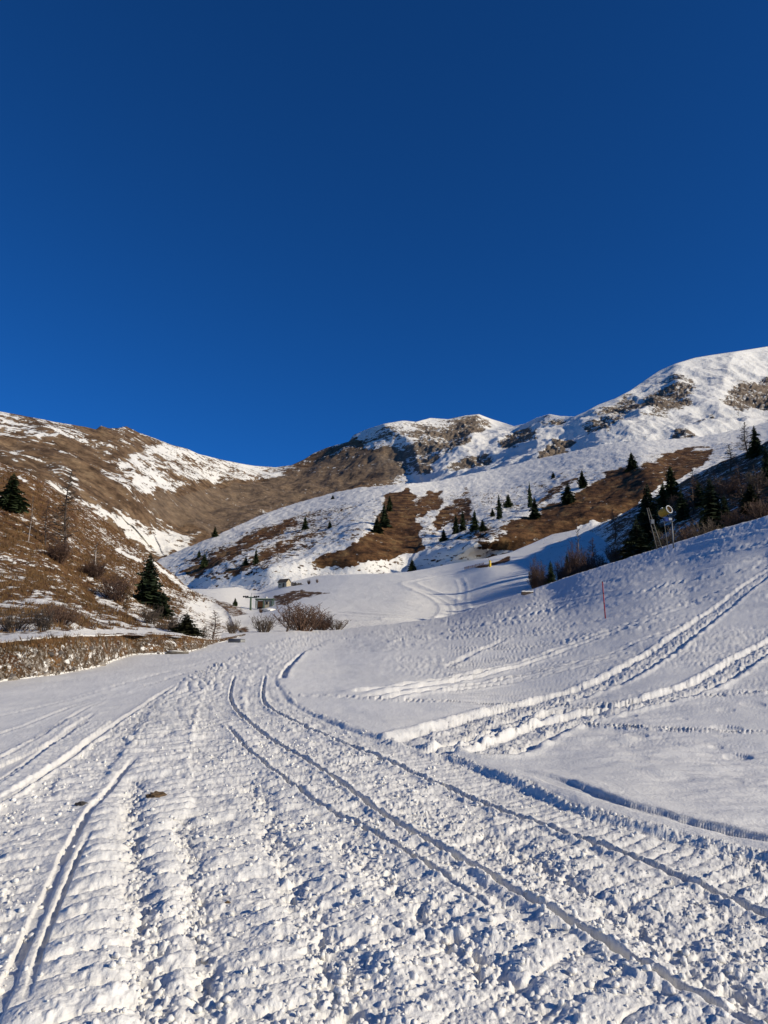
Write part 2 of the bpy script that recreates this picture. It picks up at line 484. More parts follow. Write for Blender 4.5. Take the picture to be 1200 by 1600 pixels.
def grousers(phase_len, amp, a, warp, seed, sharp=0.14):
    ph = (a + warp) / phase_len; k = np.floor(ph); f = ph - k
    hgt = np.maximum(np.sin(PI * np.where(f < 0.62, f / 1.24, 0.5 + (f - 0.62) / 0.76)), 1e-4) ** 0.33
    return amp * hgt * (0.55 + 0.6 * _h(k, k * 0, seed))

# strips of caterpillar track: (path, half width, spacing, ridge height, clods)
strips = [
    ([(105, 1760), (135, 1600), (160, 1500), (182, 1400), (205, 1300), (232, 1210), (262, 1130), (300, 1070), (380, 1022), (460, 996), (540, 982)], 0.40, 0.225, 0.100, 0.05),
    ([(420, 1760), (410, 1600), (385, 1450), (350, 1300), (330, 1200), (322, 1130), (345, 1070), (410, 1022), (490, 996)], 0.62, 0.235, 0.070, 0.5),
    ([(1010, 1760), (830, 1600), (690, 1480), (575, 1370), (480, 1270), (410, 1190), (362, 1120), (362, 1070), (430, 1018), (510, 994)], 0.75, 0.24, 0.062, 0.7),
    ([(1420, 1690), (1130, 1510), (960, 1415), (820, 1340), (690, 1265), (560, 1195), (450, 1135), (395, 1095), (392, 1060), (440, 1020)], 0.5, 0.24, 0.058, 0.9),
    ([(1420, 1480), (1180, 1392), (1040, 1335), (920, 1290), (800, 1245), (690, 1198), (570, 1158), (470, 1118), (428, 1080), (436, 1045), (480, 1010)], 0.36, 0.135, 0.036, 0.25),
    ([(-60, 1520), (20, 1420), (75, 1330), (130, 1240), (185, 1175), (230, 1125), (290, 1075)], 0.33, 0.22, 0.060, 0.4),
]
cl = np.ones_like(x); rid = np.zeros_like(x); cover = np.zeros_like(x)
warp0 = 0.10 * fbm(x / 0.8, y / 0.8, 3, 61) + 0.035 * fbm(x / 0.14, y / 0.14, 2, 62)
for i, (path, hw, sp, am, c_) in enumerate(strips):
    L = trackA(path); D, S, a = polydist(L, x, y, 1.5)
    m = D < hw * 1.5
    D = D[m]; S = S[m]; a = a[m]; X = x[m]; Y = y[m]; cv = cover[m]
    w = (1 - sstep(hw * 0.8, hw * 1.12, D + 0.10 * fbm(X / 0.3, Y / 0.3, 2, 70 + i))) * (1 - cv)
    g = grousers(sp, am, a, warp0[m] * (1.0 if sp > 0.2 else 0.45) - 0.33 * D * S, 80 + i)
    brk = 0.45 + 0.55 * sstep(-0.25, 0.3, fbm(X / 0.5, Y / 0.5, 2, 90 + i) + 0.45 * (1 - c_))
    rid[m] += w * g * brk; cl[m] = cl[m] * (1 - w) + w * c_; cover[m] = np.maximum(cv, w)
# ridges on the rest of the road, square to the way down
rid += (1 - cover) * grousers(0.24, 0.050, y - 0.34 * x, warp0 * 1.4, 99) * (0.35 + 0.65 * sstep(-0.1, 0.3, fbm(x / 0.6, y / 0.6, 2, 98)))
rise = sstep(-0.35, 0.35, fbm(x / 0.9, y / 0.9, 3, 63))
wr = rough > 0; wn_ = wr & (far < 25); wx = x + 0.03 * fbm(x / 0.09, y / 0.09, 2, 57); wy = y + 0.03 * fbm(x / 0.09 + 50, y / 0.09, 2, 58)
clods = 0.040 * lumps(wx, wy * 0.8, 0.16, 51, 0.12, 0.5, 0.4, wn_) * rise + 0.048 * lumps(wx, wy, 0.075, 52, 0.15, 0.5, 0.75, wn_) + 0.034 * lumps(wx, wy, 0.036, 53, 0.2, 0.5, 0.85, wn_)
pits = -0.10 * lumps(wx + 9, wy, 0.24, 54, 0.08, 0.36, 0.35, wn_) * rise
patch = sstep(-0.25, 0.35, fbm(x / 1.7, y / 2.6, 3, 64))
for k_, (pth, wd_) in enumerate([([(250, 1640), (240, 1580), (228, 1480), (216, 1400), (206, 1290), (215, 1220)], 0.11), ([(560, 1640), (520, 1520), (470, 1400), (430, 1300), (390, 1220)], 0.14), ([(900, 1640), (760, 1510), (640, 1400), (540, 1310)], 0.14), ([(1250, 1620), (1060, 1480), (900, 1380), (760, 1300)], 0.12), ([(330, 1640), (318, 1500), (300, 1380), (285, 1280)], 0.09)]):
    D_, S_, a_ = polydist(trackA(pth), x, y, 0.8); m_ = D_ < wd_ * 2.2
    e_ = np.exp(-(D_[m_] / wd_) ** 2); cl[m_] = np.maximum(cl[m_], 1.15 * e_); rid[m_] *= 1 - 0.7 * e_; patch[m_] = np.maximum(patch[m_], e_)
    pits[m_] += -0.032 * e_ * sstep(0.0, 0.35, fbm(x[m_] / 0.12, y[m_] / 0.12, 2, 650 + k_))
Ll_ = trackA([(440, 1050), (434, 1064), (442, 1080), (470, 1104), (560, 1143), (640, 1163), (720, 1190), (790, 1217), (900, 1262), (1000, 1292), (1100, 1317), (1200, 1343), (1420, 1405)])
Dl_, Sl_, al_ = polydist(Ll_, x, y, 1.0); kl_ = np.exp(-(Dl_ / 0.16) ** 2); rid *= 1 - 0.95 * kl_; cl = np.maximum(cl, 0.8 * kl_)
edgein = rough
dz += edgein * (rid * 0.80 + clods * (0.30 + 0.50 * cl) * (0.5 + 0.7 * patch) + pits * cl + 0.022 * fbm(x / 0.4, y / 0.4, 3, 55) + 0.012 * fbm(x / 0.07, y / 0.07, 3, 56) * (1 - sstep(8, 20, far)))
dz -= edgein * (0.045 - 0.050 * kl_)

def groove(pts, width, depth, rim, rimw, rag=0.25, dotted=False, seed=0, fill=0.0):
    """a pressed track: flat-floored trough with thrown-up rims"""
    L = trackA(pts); D, S, a = polydist(L, x, y, width * 4 + 0.6)
    m = D < width * 3.2 + rimw * 3
    D = D[m]; a = a[m]; X = x[m]; Y = y[m]
    n = fbm(X / (width * 1.5), Y / (width * 1.5), 3, 200 + seed)
    d = np.abs(D + width * 0.35 * fbm(a / (width * 9), a * 0 + seed, 3, 260 + seed)) * (1 + rag * n)
    t = (1 - sstep(width * 0.5, width * 0.95, d)) * (0.55 + 0.65 * sstep(-0.3, 0.3, fbm(a / (width * 14), a * 0 + 2 * seed, 3, 270 + seed)))
    tot = np.hypot(*np.diff(L, axis=0).T).sum(); ef = min(0.9, tot * 0.2); t = t * sstep(0, ef, a) * (1 - sstep(tot - ef, tot, a))
    if dotted: t = t * sstep(0.0, 0.3, np.sin(a * 2 * PI / 0.7 + 2 * n))
    r = np.exp(-((d - width * 1.25) / rimw) ** 2) * (d > width * 0.6)
    rs_ = 0.16 if width < 0.1 else 1.2; rr = 0.4 + 1.0 * sstep(-0.3, 0.4, fbm(X / rs_, Y / rs_, 3, 230 + seed))
    keep = np.exp(-(D / (2.4 * width)) ** 2) * (0.85 if seed in (6, 7) else 0.4 if width < 0.1 else 0.0)
    dz[m] = dz[m] * (1 - np.maximum(keep, (0.8 if width < 0.1 else 0.3) * t)) - t * depth + r * rim * rr

# edge of the groomed strip: raised lip on the right, two steps near the camera
L = trackA([(440, 1050), (434, 1064), (442, 1080), (470, 1104), (560, 1143), (640, 1163), (720, 1190), (790, 1217), (900, 1262), (1000, 1292), (1100, 1317), (1200, 1343), (1420, 1405)])
D, S, a = polydist(L, x, y, 3.0)
lipn = (0.02 + 0.05 * sstep(7, 12, far)) * fbm(x / 0.6, y / 0.6, 2, 111)
sd_ = -D * S                                  # + on the right-hand (uphill) side of the line going down-right
near = 1 - sstep(14, 26, far)
side = sstep(-0.07, 0.10, sd_ + lipn) * np.exp(-np.maximum(sd_, 0) / 1.6) * (D < 2.9)
dz += (0.012 * (1 - sstep(8, 14, far)) + 0.016) * side
dz -= 0.022 * np.exp(-((sd_ + 0.07) / 0.06) ** 2) * (D < 2)
# second smooth step behind it
groove([(815, 1212), (860, 1222), (950, 1252), (1050, 1282), (1200, 1318), (1420, 1372)], 0.13, 0.040, 0.02, 0.14, 0.3, seed=1)
# rope-like grooves down the road
groove([(366, 1058), (360, 1090), (376, 1116), (420, 1152), (480, 1187), (540, 1227), (600, 1272), (675, 1315), (765, 1365), (825, 1400), (880, 1430), (940, 1465), (1000, 1500), (1075, 1540), (1150, 1580), (1300, 1665)], 0.036, 0.055, 0.016, 0.03, 0.45, seed=2)
groove([(414, 1056), (412, 1094), (440, 1116), (500, 1145), (560, 1169), (600, 1185), (690, 1224), (775, 1260), (890, 1300), (1000, 1340), (1075, 1370), (1140, 1400), (1200, 1425), (1400, 1515)], 0.040, 0.048, 0.015, 0.03, 0.5, seed=3)
groove([(352, 1130), (385, 1168), (425, 1200), (500, 1254), (590, 1301), (680, 1357), (760, 1410)], 0.030, 0.036, 0.012, 0.03, 0.7, seed=4)
groove([(440, 1062), (452, 1040), (472, 1022)], 0.12, 0.07, 0.02, 0.1, 0.2, seed=5)
# left-hand grooves
groove([(-30, 1650), (5, 1555), (32, 1490), (62, 1425), (95, 1350), (120, 1300), (142, 1262), (166, 1238), (200, 1196), (218, 1178)], 0.042, 0.032, 0.002, 0.025, 0.06, seed=6)
groove([(40, 1560), (62, 1490), (88, 1420), (118, 1348), (140, 1300)], 0.022, 0.025, 0.004, 0.02, 0.3, seed=7)
groove([(-80, 1298), (0, 1250), (60, 1214), (120, 1174), (160, 1144), (240, 1090), (275, 1070)], 0.05, 0.03, 0.007, 0.03, 0.2, seed=8)
groove([(-80, 1265), (0, 1222), (60, 1178), (110, 1140), (150, 1112)], 0.05, 0.02, 0.006, 0.03, 0.2, seed=9)
groove([(-80, 1225), (0, 1186), (70, 1146), (130, 1108), (165, 1092)], 0.045, 0.018, 0.005, 0.03, 0.2, seed=10)
groove([(-60, 1165), (40, 1132), (130, 1097), (220, 1073), (300, 1050)], 0.05, 0.016, 0.006, 0.04, 0.3, seed=11)
groove([(-60, 1130), (60, 1105), (180, 1072), (300, 1040), (380, 1014)], 0.07, 0.015, 0.006, 0.05, 0.3, seed=12)
for k, pth in enumerate([[(-80, 1282), (0, 1236), (60, 1196), (115, 1157), (155, 1128)], [(-40, 1205), (60, 1160), (120, 1124)]]):
    D, S, a = polydist(trackA(pth), x, y, 1.5)
    dz += left_m * (D < 0.16) * grousers(0.2, 0.028, a, warp0 * 0.4, 140 + k)

# churned tracks running up the right-hand slope
def churn(pts, w0, w1, deep, seed):
    L = trackA(pts); D, S, a = polydist(L, x, y, 2.0); tot = np.hypot(*np.diff(L, axis=0).T).sum()
    m = D < max(w0, w1) * 1.6
    D = D[m]; a = a[m]; X = x[m]; Y = y[m]
    hw = w0 + (w1 - w0) * np.clip(a / tot, 0, 1)
    n = fbm(X / 0.5, Y / 0.5, 3, 400 + seed); d = D * (1 + 0.16 * n)
    ins = 1 - sstep(hw * 0.72, hw * 1.06, d + 0.07 * fbm(X / 0.17, Y / 0.17, 2, 440 + seed))
    rough_in = 0.075 * lumps(X, Y, 0.20, 410 + seed, 0.2, 0.52, 0.8) + 0.03 * lumps(X, Y, 0.09, 420 + seed, 0.2, 0.5, 0.9) + 0.03 * fbm(X / 0.4, Y / 0.4, 3, 430 + seed)
    rail = -deep * 0.6 * np.exp(-((D - hw * 0.62) / (hw * 0.16)) ** 2)
    rim = 0.035 * np.exp(-((d - hw * 1.08) / 0.08) ** 2) * (0.4 + 1.0 * sstep(-0.3, 0.3, n))
    dz[m] += ins * (-deep * 0.55 + rough_in + rail) + rim
churn([(668, 1158), (700, 1146), (780, 1118), (870, 1091), (955, 1063), (1010, 1035), (1060, 1000), (1110, 962), (1160, 924), (1210, 888), (1300, 830)], 0.52, 0.50, 0.065, 1)
churn([(770, 1178), (850, 1140), (930, 1116), (1010, 1097), (1090, 1072), (1150, 1042), (1210, 1004), (1330, 920)], 0.40, 0.44, 0.065, 2)
churn([(690, 1176), (740, 1158), (800, 1134), (880, 1112), (980, 1100)], 0.18, 0.22, 0.06, 3)
# ski tracks, footprints and old edges further up
groove([(560, 1083), (700, 1060), (783, 1043), (875, 1014), (950, 987), (1033, 956), (1150, 914)], 0.18, 0.05, 0.05, 0.13, 0.05, seed=20)
groove([(560, 1092), (700, 1066), (783, 1049), (875, 1020), (950, 993), (1033, 962), (1120, 930)], 0.14, 0.04, 0.035, 0.11, 0.05, seed=21)
groove([(600, 1093), (700, 1075), (825, 1054), (908, 1035), (1012, 998), (1075, 975)], 0.13, 0.04, 0.04, 0.11, 0.05, seed=22)
groove([(700, 1080), (825, 1061), (908, 1043), (980, 1018)], 0.11, 0.03, 0.025, 0.09, 0.05, seed=23)
groove([(700, 1040), (740, 1020), (790, 1000)], 0.2, 0.05, 0.03, 0.15, 0.3, seed=24)
groove([(480, 1088), (600, 1093), (700, 1096), (830, 1103), (960, 1097), (1080, 1088), (1250, 1078)], 0.09, 0.05, 0.02, 0.05, 0.5, True, 25)
groove([(820, 1136), (930, 1133), (1050, 1139), (1250, 1145)], 0.07, 0.05, 0.02, 0.04, 0.5, True, 26)
groove([(620, 1002), (720, 984), (800, 966), (900, 945), (970, 930), (1060, 912), (1220, 880)], 0.35, 0.07, 0.07, 0.25, 0.5, seed=27)
groove([(880, 925), (960, 905), (1050, 880), (1130, 862), (1250, 840)], 0.45, 0.08, 0.09, 0.3, 0.5, seed=28)
# small terrace edges on the slope: the lower side is in shade
for (pts, hgt, wid, sd0) in [([(690, 985), (750, 967), (800, 956), (860, 944), (940, 928), (1030, 908), (1110, 890), (1220, 866)], 0.22, 0.7, 1), ([(1080, 850), (1140, 840), (1250, 818)], 0.25, 0.8, 2), ([(440, 1072), (455, 1046), (480, 1016), (520, 998)], 0.05, 0.2, 3)]:
    L = trackA(pts); D, S, a = polydist(L, x, y, wid * 7)
    tot = np.hypot(*np.diff(L, axis=0).T).sum(); fade = sstep(0, tot * 0.15, a) * (1 - sstep(tot * 0.9, tot, a))
    sg = D * S
    dz += hgt * fade * np.where(D < wid * 7, sstep(-wid * 0.35, wid * 0.35, sg) * np.exp(-np.maximum(sg, 0) / (wid * 2.5)), 0)
dz *= 1 - 0.0 * far
dz[-5:] = dz[-6]
A.Z = A.Z + dz
piste = grid_mesh('snow_piste', A.X, A.Y, A.Z, M['piste'])
finish(piste, kind='structure')
piste['label'] = 'churned groomed snow track with untouched snow slope on its right'

# --- left: earth bank and hillside -----------------------------------------------------
foot = [(-200, 1092), (0, 1065), (57, 1060), (110, 1052), (153, 1042), (178, 1032), (207, 1023), (253, 1021), (293, 1018), (320, 1012), (337, 1005), (365, 998), (400, 988)]
top = [(-200, 1014), (0, 1003), (30, 999), (60, 997), (110, 993), (180, 992), (240, 990), (290, 993), (318, 998), (337, 1000), (365, 994), (400, 987)]
def dep_bank(px, py):
    f = pline(foot, px); tp = pline(top, px); d0 = depA(px, f)
    t = np.clip((f - py) / np.maximum(f - tp, 1.0), -0.6, 1.3)
    return d0 * (1 + 0.035 * t + 0.02 * np.maximum(t, 0) ** 4)
K = Sheet(-170, 385, 1.6, [(p, q + 10) for p, q in foot], [(p, q) for p, q in top], 90, dep_bank, [(0.25, -0.02), (1.0, 0.03), (2.2, 0.35), (4, 1.2)])
x, y, z = K.X, K.Y, K.Z
fpx = np.arange(-170, 386, 1.6); fx, fy, fz = world(fpx, pline(foot, fpx), depA(fpx, pline(foot, fpx)))
arc = np.interp(K.PX, fpx, np.r_[0, np.cumsum(np.hypot(np.diff(fx), np.diff(fy)))])
up = (pline(foot, K.PX) - K.PY) * depA(K.PX, pline(foot, K.PX)) / F
up[-4:] = up[-5] + R([0.1, 0.3, 0.6, 1.0])[:, None]
kz = 0.10 * fbm(arc / 0.8, up / 0.5, 4, 502) + 0.20 * lumps(arc, up * 1.3, 0.55, 503, 0.1, 0.5, 0.6) * 0.55 + 0.10 * lumps(arc, up, 0.22, 504, 0.15, 0.5, 0.7) * 0.6 + 0.05 * lumps(arc, up, 0.1, 507, 0.15, 0.5, 0.7) * 0.6
n = fbm(arc / 2.2, up / 1.0, 3, 501)
wk = np.linspace(0.3, 1, len(y))[:, None]
K.Y = y - (kz * 1.2 + 0.25 * n) * wk; K.X = x + (kz * 0.6) * wk
K.Z = z + 0.35 * kz * wk
tt = np.clip((pline(foot, K.PX) - K.PY) / np.maximum(pline(foot, K.PX) - pline(top, K.PX), 1), 0, 1.4)
sn = 0.36 + 0.55 * fbm(arc / 0.7, up / 0.3, 5, 505, 0.7) + 0.35 * (tt > 0.97) + 0.35 * (tt < 0.05) - 0.16 * sstep(0.68, 0.85, tt) * (tt < 0.95)
rk = sstep(-0.15, 0.25, fbm(arc / 0.9, up / 0.5, 4, 506) + 0.55 * (0.55 - tt) + 0.1 * sstep(300, 60, K.PX))
bank = grid_mesh('earth_bank', K.X, K.Y, K.Z, M['bank'], {'snow': sn, 'rock': rk})
finish(bank, kind='structure')

ctrlB = []
for (px_, dy_, k) in [(-150, 0, 1.05), (0, 0, 1.05), (60, 0, 1.05), (110, 0, 1.05), (180, 0, 1.05), (240, 0, 1.05), (290, 0, 1.05), (337, 0, 1.04), (380, 0, 1.03)]:
    tp = float(pline(top, R([px_]))[0]); ctrlB.append((px_, tp, k * float(dep_bank(R([px_]), R([tp]))[0])))
    if px_ < 330: ctrlB.append((px_, tp - 7, (k + 0.10) * float(dep_bank(R([px_]), R([tp]))[0])))
ctrlB += [(-150, 900, 40), (0, 900, 50), (100, 900, 62), (200, 900, 88), (0, 820, 72), (100, 840, 84), (-150, 640, 110), (0, 722, 122), (45, 737, 124), (100, 772, 132), (150, 803, 140), (200, 842, 150), (262, 890, 150), (300, 922, 142), (345, 938, 134), (372, 953, 122),
          (250, 950, 86), (300, 960, 96), (330, 972, 100), (360, 975, 108), (150, 950, 52)]
hiB = [(-200, 610), (-100, 665), (0, 720), (45, 737), (100, 772), (150, 803), (200, 842), (240, 873), (262, 890), (300, 922), (335, 938), (355, 955), (372, 985), (380, 988)]
B = Sheet(-170, 374, 1.6, [(p, q + 3) for p, q in top], hiB, 300, logdepth(ctrlB, lam=0.0005), [(3, 0.4), (8, 2), (20, 8), (50, 26)])
x, y, z = B.X, B.Y, B.Z
sc_ = np.clip(B.D / 60, 0.35, 2.2)
fade = sstep(0.015, 0.06, (pline(top, B.PX) - B.PY) / 300)
bz = (0.22 * fbm(x / 2.6, y / 3.4, 5, 511) + 0.16 * lumps(x, y, 1.3, 512, 0.15, 0.5, 0.75) + 0.5 * fbm(x / 11, y / 13, 3, 513)) * (0.15 + 0.85 * fade)
B.Z = z + bz
u = x * 0.25 + y                          # along the contour, roughly
sn = 0.350 + 0.30 * fbm(z / 1.3 + 0.2 * fbm(x / 2, y / 3, 2, 520), u / 5.0, 5, 521, 0.7) + 0.36 * fbm(z / 0.4, u / 1.6, 4, 523, 0.7) + 0.22 * fbm(z / 6, u / 25, 3, 522)
sn += 0.10 * sstep(880, 980, B.PY) + 0.12 * sstep(230, 330, B.PX) + 0.10 * inpoly([(290, 940), (345, 942), (372, 955), (400, 975), (400, 1000), (320, 1000), (270, 985)], B.PX, B.PY)
path = sstep(0.0, 3, pline(top, B.PX) - B.PY + 2.5 * fbm(x / 2, y / 2, 3, 525)) * (1 - sstep(6, 11, pline(top, B.PX) - B.PY + 5 * fbm(x / 1.5, y / 1.5, 3, 526)))
sn = np.maximum(sn, path * (0.85 + 0.2 * fbm(x / 0.8, y / 0.8, 2, 527)) * (B.PX < 335))
for poly, v in [([(176, 855), (186, 855), (223, 876), (220, 880)], 0.72), ([(24, 742), (36, 746), (45, 753), (36, 752)], 0.8), ([(40, 757), (54, 765), (52, 768)], 0.7), ([(150, 920), (200, 955), (245, 975), (238, 982), (190, 962), (150, 935)], 0.56), ([(0, 885), (40, 900), (36, 915), (0, 905)], 0.52), ([(50, 925), (85, 935), (80, 945), (50, 935)], 0.52), ([(235, 875), (262, 893), (300, 925), (285, 922), (250, 895)], 0.62)]:
    k_ = blur(inpoly(poly, B.PX + 5 * fbm(x / 2, z / 1, 3, 528), B.PY + 3 * fbm(x / 2 + 9, z / 1, 3, 529)), 1, 1); sn = np.maximum(sn, sn * (1 - k_) + k_ * (v + 0.2 * fbm(x / 1.0, z / 0.5, 3, 530)))
hillside = grid_mesh('hillside', B.X, B.Y, B.Z, M['hillside'], {'snow': sn})
finish(hillside, kind='structure')

# --- valley floor with the piste going on ------------------------------------------------
def dep2(px, py):
    dx, dy, dz_ = ray(px, py); return float(min(max(22.35 / max(0.185 * dx + 0.192 * dy - dz_, 0.066), 100), 325))
ctrlG = [(480, 990, 112), (540, 985, 120), (600, 970, 138), (700, 968, 148), (640, 914, 235), (560, 937, 195), (500, 944, 188), (450, 962, 160), (400, 975, 140), (330, 985, 122), (300, 962, 160), (760, 886, dep2(760, 886)), (800, 872, dep2(800, 872)),
         (720, 922, 212), (820, 905, dep2(820, 905)), (860, 860, dep2(860, 860)), (640, 900, 275), (480, 914, 290), (400, 950, 230), (440, 917, 310), (350, 932, 260), (250, 930, 290), (950, 840, dep2(950, 840)), (250, 1000, 105), (900, 880, dep2(900, 880)), (760, 945, 165), (830, 925, dep2(830, 925)), (950, 880, dep2(950, 880))]
hiG = [(200, 920), (330, 920), (400, 915), (440, 902), (520, 898), (600, 896), (640, 893), (700, 882), (760, 872), (800, 862), (840, 845), (900, 818), (980, 790)]
loG = [(200, 1015), (300, 1010), (400, 998), (540, 995), (620, 985), (700, 975), (760, 957), (830, 934), (900, 912), (980, 885)]
G = Sheet(225, 960, 1.6, loG, hiG, 150, logdepth(ctrlG, lam=0.0004), [(5, 1.0), (20, 6), (50, 15)])
x, y, z = G.X, G.Y, G.Z
def trackG(pts):
    out = []
    for (a, b) in smooth_line(pts, 6):
        q = world(a, b, float(G.depthf(R([a]), R([b]))[0])); out.append((float(q[0]), float(q[1])))
    return R(out)
gz = 0.20 * fbm(x / 9, y / 14, 4, 531) + 0.05 * fbm(x / 1.6, y / 3, 4, 532)
for k, (pts, w, dp) in enumerate([([(540, 980), (600, 974), (650, 971), (700, 970), (740, 962)], 3.0, 0.25), ([(470, 958), (520, 957), (560, 960), (600, 962), (645, 964), (690, 970)], 1.4, 0.5), ([(700, 968), (712, 958), (708, 946), (690, 935), (668, 925), (645, 915), (640, 910), (660, 906), (690, 900)], 1.5, 0.45), ([(690, 968), (697, 955), (692, 944), (672, 931), (650, 922)], 0.8, 0.3), ([(728, 960), (722, 940), (724, 920), (718, 905)], 0.7, 0.22), ([(690, 972), (640, 968), (610, 968)], 1.0, 0.4)]):
    D, S, a = polydist(trackG(pts), x, y, 12)
    dp = dp * 0.33; gz += -dp * np.exp(-(D / w) ** 2) * 0.6 + dp * np.exp(-((D - 1.7 * w) / (0.6 * w)) ** 2) + dp * 0.5 * np.exp(-(D / w) ** 2) * fbm(x / 0.9, y / 1.2, 3, 540 + k)
G.Z = z + gz
sn = np.full_like(x, 1.2)
sn = np.where(G.PX < 520, 0.80 + 0.25 * fbm(x / 5, y / 6, 4, 551), sn)
def brown(poly, v, wob=5, src=None, soft=2):
    global sn
    s_ = src
    ins = inpoly(poly, s_.PX + wob * 2.6 * fbm(s_.X / wsc, s_.Z / wsc, 4, 561), s_.PY + wob * 1.6 * fbm(s_.X / wsc + 30, s_.Z / wsc, 4, 562))
    k = blur(ins, soft); sn = sn * (1 - k) + v * k
wsc = 6.0
brown([(426, 932), (455, 924), (490, 924), (515, 927), (490, 934), (470, 938), (440, 946), (428, 944)], 0.34 + 0.55 * fbm(x / 2.5, z / 0.9, 4, 565, 0.65), 4, G, 1)
brown([(345, 985), (385, 978), (392, 988), (350, 999)], 0.34, 3, G)
brown([(300, 925), (370, 945), (392, 960), (370, 965), (300, 950)], 0.45, 3, G)
brown([(725, 889), (760, 882), (800, 868), (800, 876), (760, 887)], 0.2, 2, G)
gk_ = sstep(770, 850, G.PX); sn = sn * (1 - gk_) + gk_ * np.minimum(sn, 0.72 + 0.35 * fbm(x / 5, y / 9, 5, 563, 0.65))
valley = grid_mesh('valley_floor', G.X, G.Y, G.Z, M['slope'], {'snow': sn})
finish(valley, kind='structure')

# --- shaded slope with trees behind the crest on the right ---------------------------------
ctrlF = [(p_, q_, 1.012 * dep2(p_, q_)) for p_, q_ in [(835, 940), (840, 900), (845, 868), (880, 918), (880, 852), (905, 880), (905, 842), (945, 850), (945, 895)]] + [
         (990, 885, 160), (1043, 866, 140), (1120, 842, 116), (1200, 820, 102), (1400, 765, 86), (960, 812, 300), (1000, 790, 292), (1060, 757, 280), (1100, 735, 272), (1150, 712, 262), (1200, 688, 252), (1400, 590, 215),
         (1043, 815, 205), (1120, 790, 172), (1200, 755, 158)]
hiF = [(780, 905), (820, 886), (850, 864), (900, 838), (960, 808), (1000, 786), (1060, 755), (1100, 733), (1150, 711), (1200, 688), (1400, 590)]
loF = [(780, 960), (830, 942), (900, 918), (960, 900), (1043, 874), (1120, 850), (1200, 828), (1400, 770)]
Fs = Sheet(838, 1370, 1.7, loF, hiF, 150, logdepth(ctrlF, lam=0.0006), [(4, 0.8), (15, 5), (50, 22)])
x, y, z = Fs.X, Fs.Y, Fs.Z
Fs.Z = z - 0.25 + (0.25 + 0.5 * sstep(920, 1020, Fs.PX)) * fbm(x / 9, y / 11, 4, 571) + (0.05 + 0.22 * sstep(900, 1000, Fs.PX)) * fbm(x / 2.2, y / 2.6, 4, 572)
sn = 0.41 + 0.42 * fbm(z / 2.2, (y + 0.4 * x) / 12, 5, 573, 0.7) + 0.26 * (1 - sstep(870, 1000, Fs.PX)) - 0.10 * sstep(1050, 1200, Fs.PX) * sstep(700, 780, Fs.PY)
slope = grid_mesh('gully_slope', Fs.X, Fs.Y, Fs.Z, M['slope'], {'snow': sn})
finish(slope, kind='structure')

# --- middle hill with its spurs -------------------------------------------------------------
def spur(lines):
    def f(px, py):
        o = np.zeros_like(px)
        for pts, amp, wl, wr in lines:
            D, S, a = polydist(smooth_line(pts, 4), px, py)
            w = np.where(S > 0, wl, wr); o = o - amp * np.exp(-(np.sqrt(D * D + 9) - 3) / w)
        return o * sstep(4, 46, pline(loE, px) - py)
    return f
ctrlE = [(220, 910, 400), (300, 908, 390), (380, 928, 330), (440, 910, 335), (500, 900, 345), (620, 898, 345), (700, 880, 348), (760, 878, 335), (800, 865, 335), (900, 825, 355), (1000, 790, 380), (1100, 745, 400), (1200, 710, 420), (1400, 640, 420),
         (480, 840, 455), (330, 865, 445), (660, 800, 500), (760, 800, 475), (900, 775, 455), (560, 830, 430), (262, 869, 480), (400, 808, 585), (480, 782, 650), (560, 762, 670), (620, 757, 660), (680, 752, 710), (760, 735, 770), (850, 715, 760), (940, 694, 730), (1100, 683, 700), (1200, 662, 690), (1400, 600, 640), (1000, 720, 560), (200, 890, 455), (640, 865, 390), (700, 840, 425)]
spursE = [([(622, 757), (612, 775), (596, 800), (570, 828), (530, 852), (480, 873), (420, 893)], 0.075, 150, 70),
          ([(697, 755), (694, 775), (684, 800), (668, 830)], 0.02, 40, 25), ([(745, 745), (740, 775), (728, 810), (700, 845)], 0.025, 50, 30),
          ([(1000, 728), (965, 735), (900, 757), (860, 775), (820, 802), (780, 830), (740, 855)], 0.13, 90, 60),
          ([(1120, 690), (1060, 702), (1010, 735)], 0.06, 50, 40),
          ([(560, 772), (480, 800), (400, 838), (340, 868), (290, 893)], 0.035, 70, 20), ([(540, 802), (470, 835), (400, 868), (330, 905)], 0.03, 60, 16)]
hiE = [(150, 910), (215, 890), (262, 868), (330, 840), (400, 808), (440, 793), (480, 781), (520, 770), (560, 762), (620, 757), (680, 752), (720, 743), (760, 735), (850, 715), (900, 704), (940, 694), (1020, 688), (1100, 682), (1150, 672), (1200, 660), (1400, 600)]
loE = [(150, 960), (330, 945), (440, 925), (520, 915), (620, 912), (700, 900), (760, 890), (820, 875), (900, 850), (1000, 815), (1100, 765), (1200, 725), (1400, 640)]
E = Sheet(190, 1370, 1.55, loE, hiE, 190, logdepth(ctrlE, spur(spursE), 0.0004), [(15, 2), (40, 10), (120, 45)])
x, y, z = E.X, E.Y, E.Z
edge = 1 - np.exp(-(np.abs(E.PY - pline(hiE, E.PX))) / 14)
E.Z = z + (3.2 * fbm(x / 45, y / 60, 4, 581) + 1.3 * ridged(x / 22 + y / 60, y / 40, 4, 582)) * edge * 0.75 + 0.8 * fbm(x / 5, y / 6, 4, 583) + 0.8 * lumps(x, y, 7.0, 584, 0.15, 0.45, 0.5) * 0.5 * edge
u = x * 0.5 + y
sn = 0.66 + 0.26 * fbm(z / 5.0, u / 22, 5, 585, 0.65) + 0.16 * fbm(x / 40, y / 60, 3, 586) + 0.48 * fbm(z / 1.6 + 0.2 * x, u / 4.0, 4, 589, 0.75)
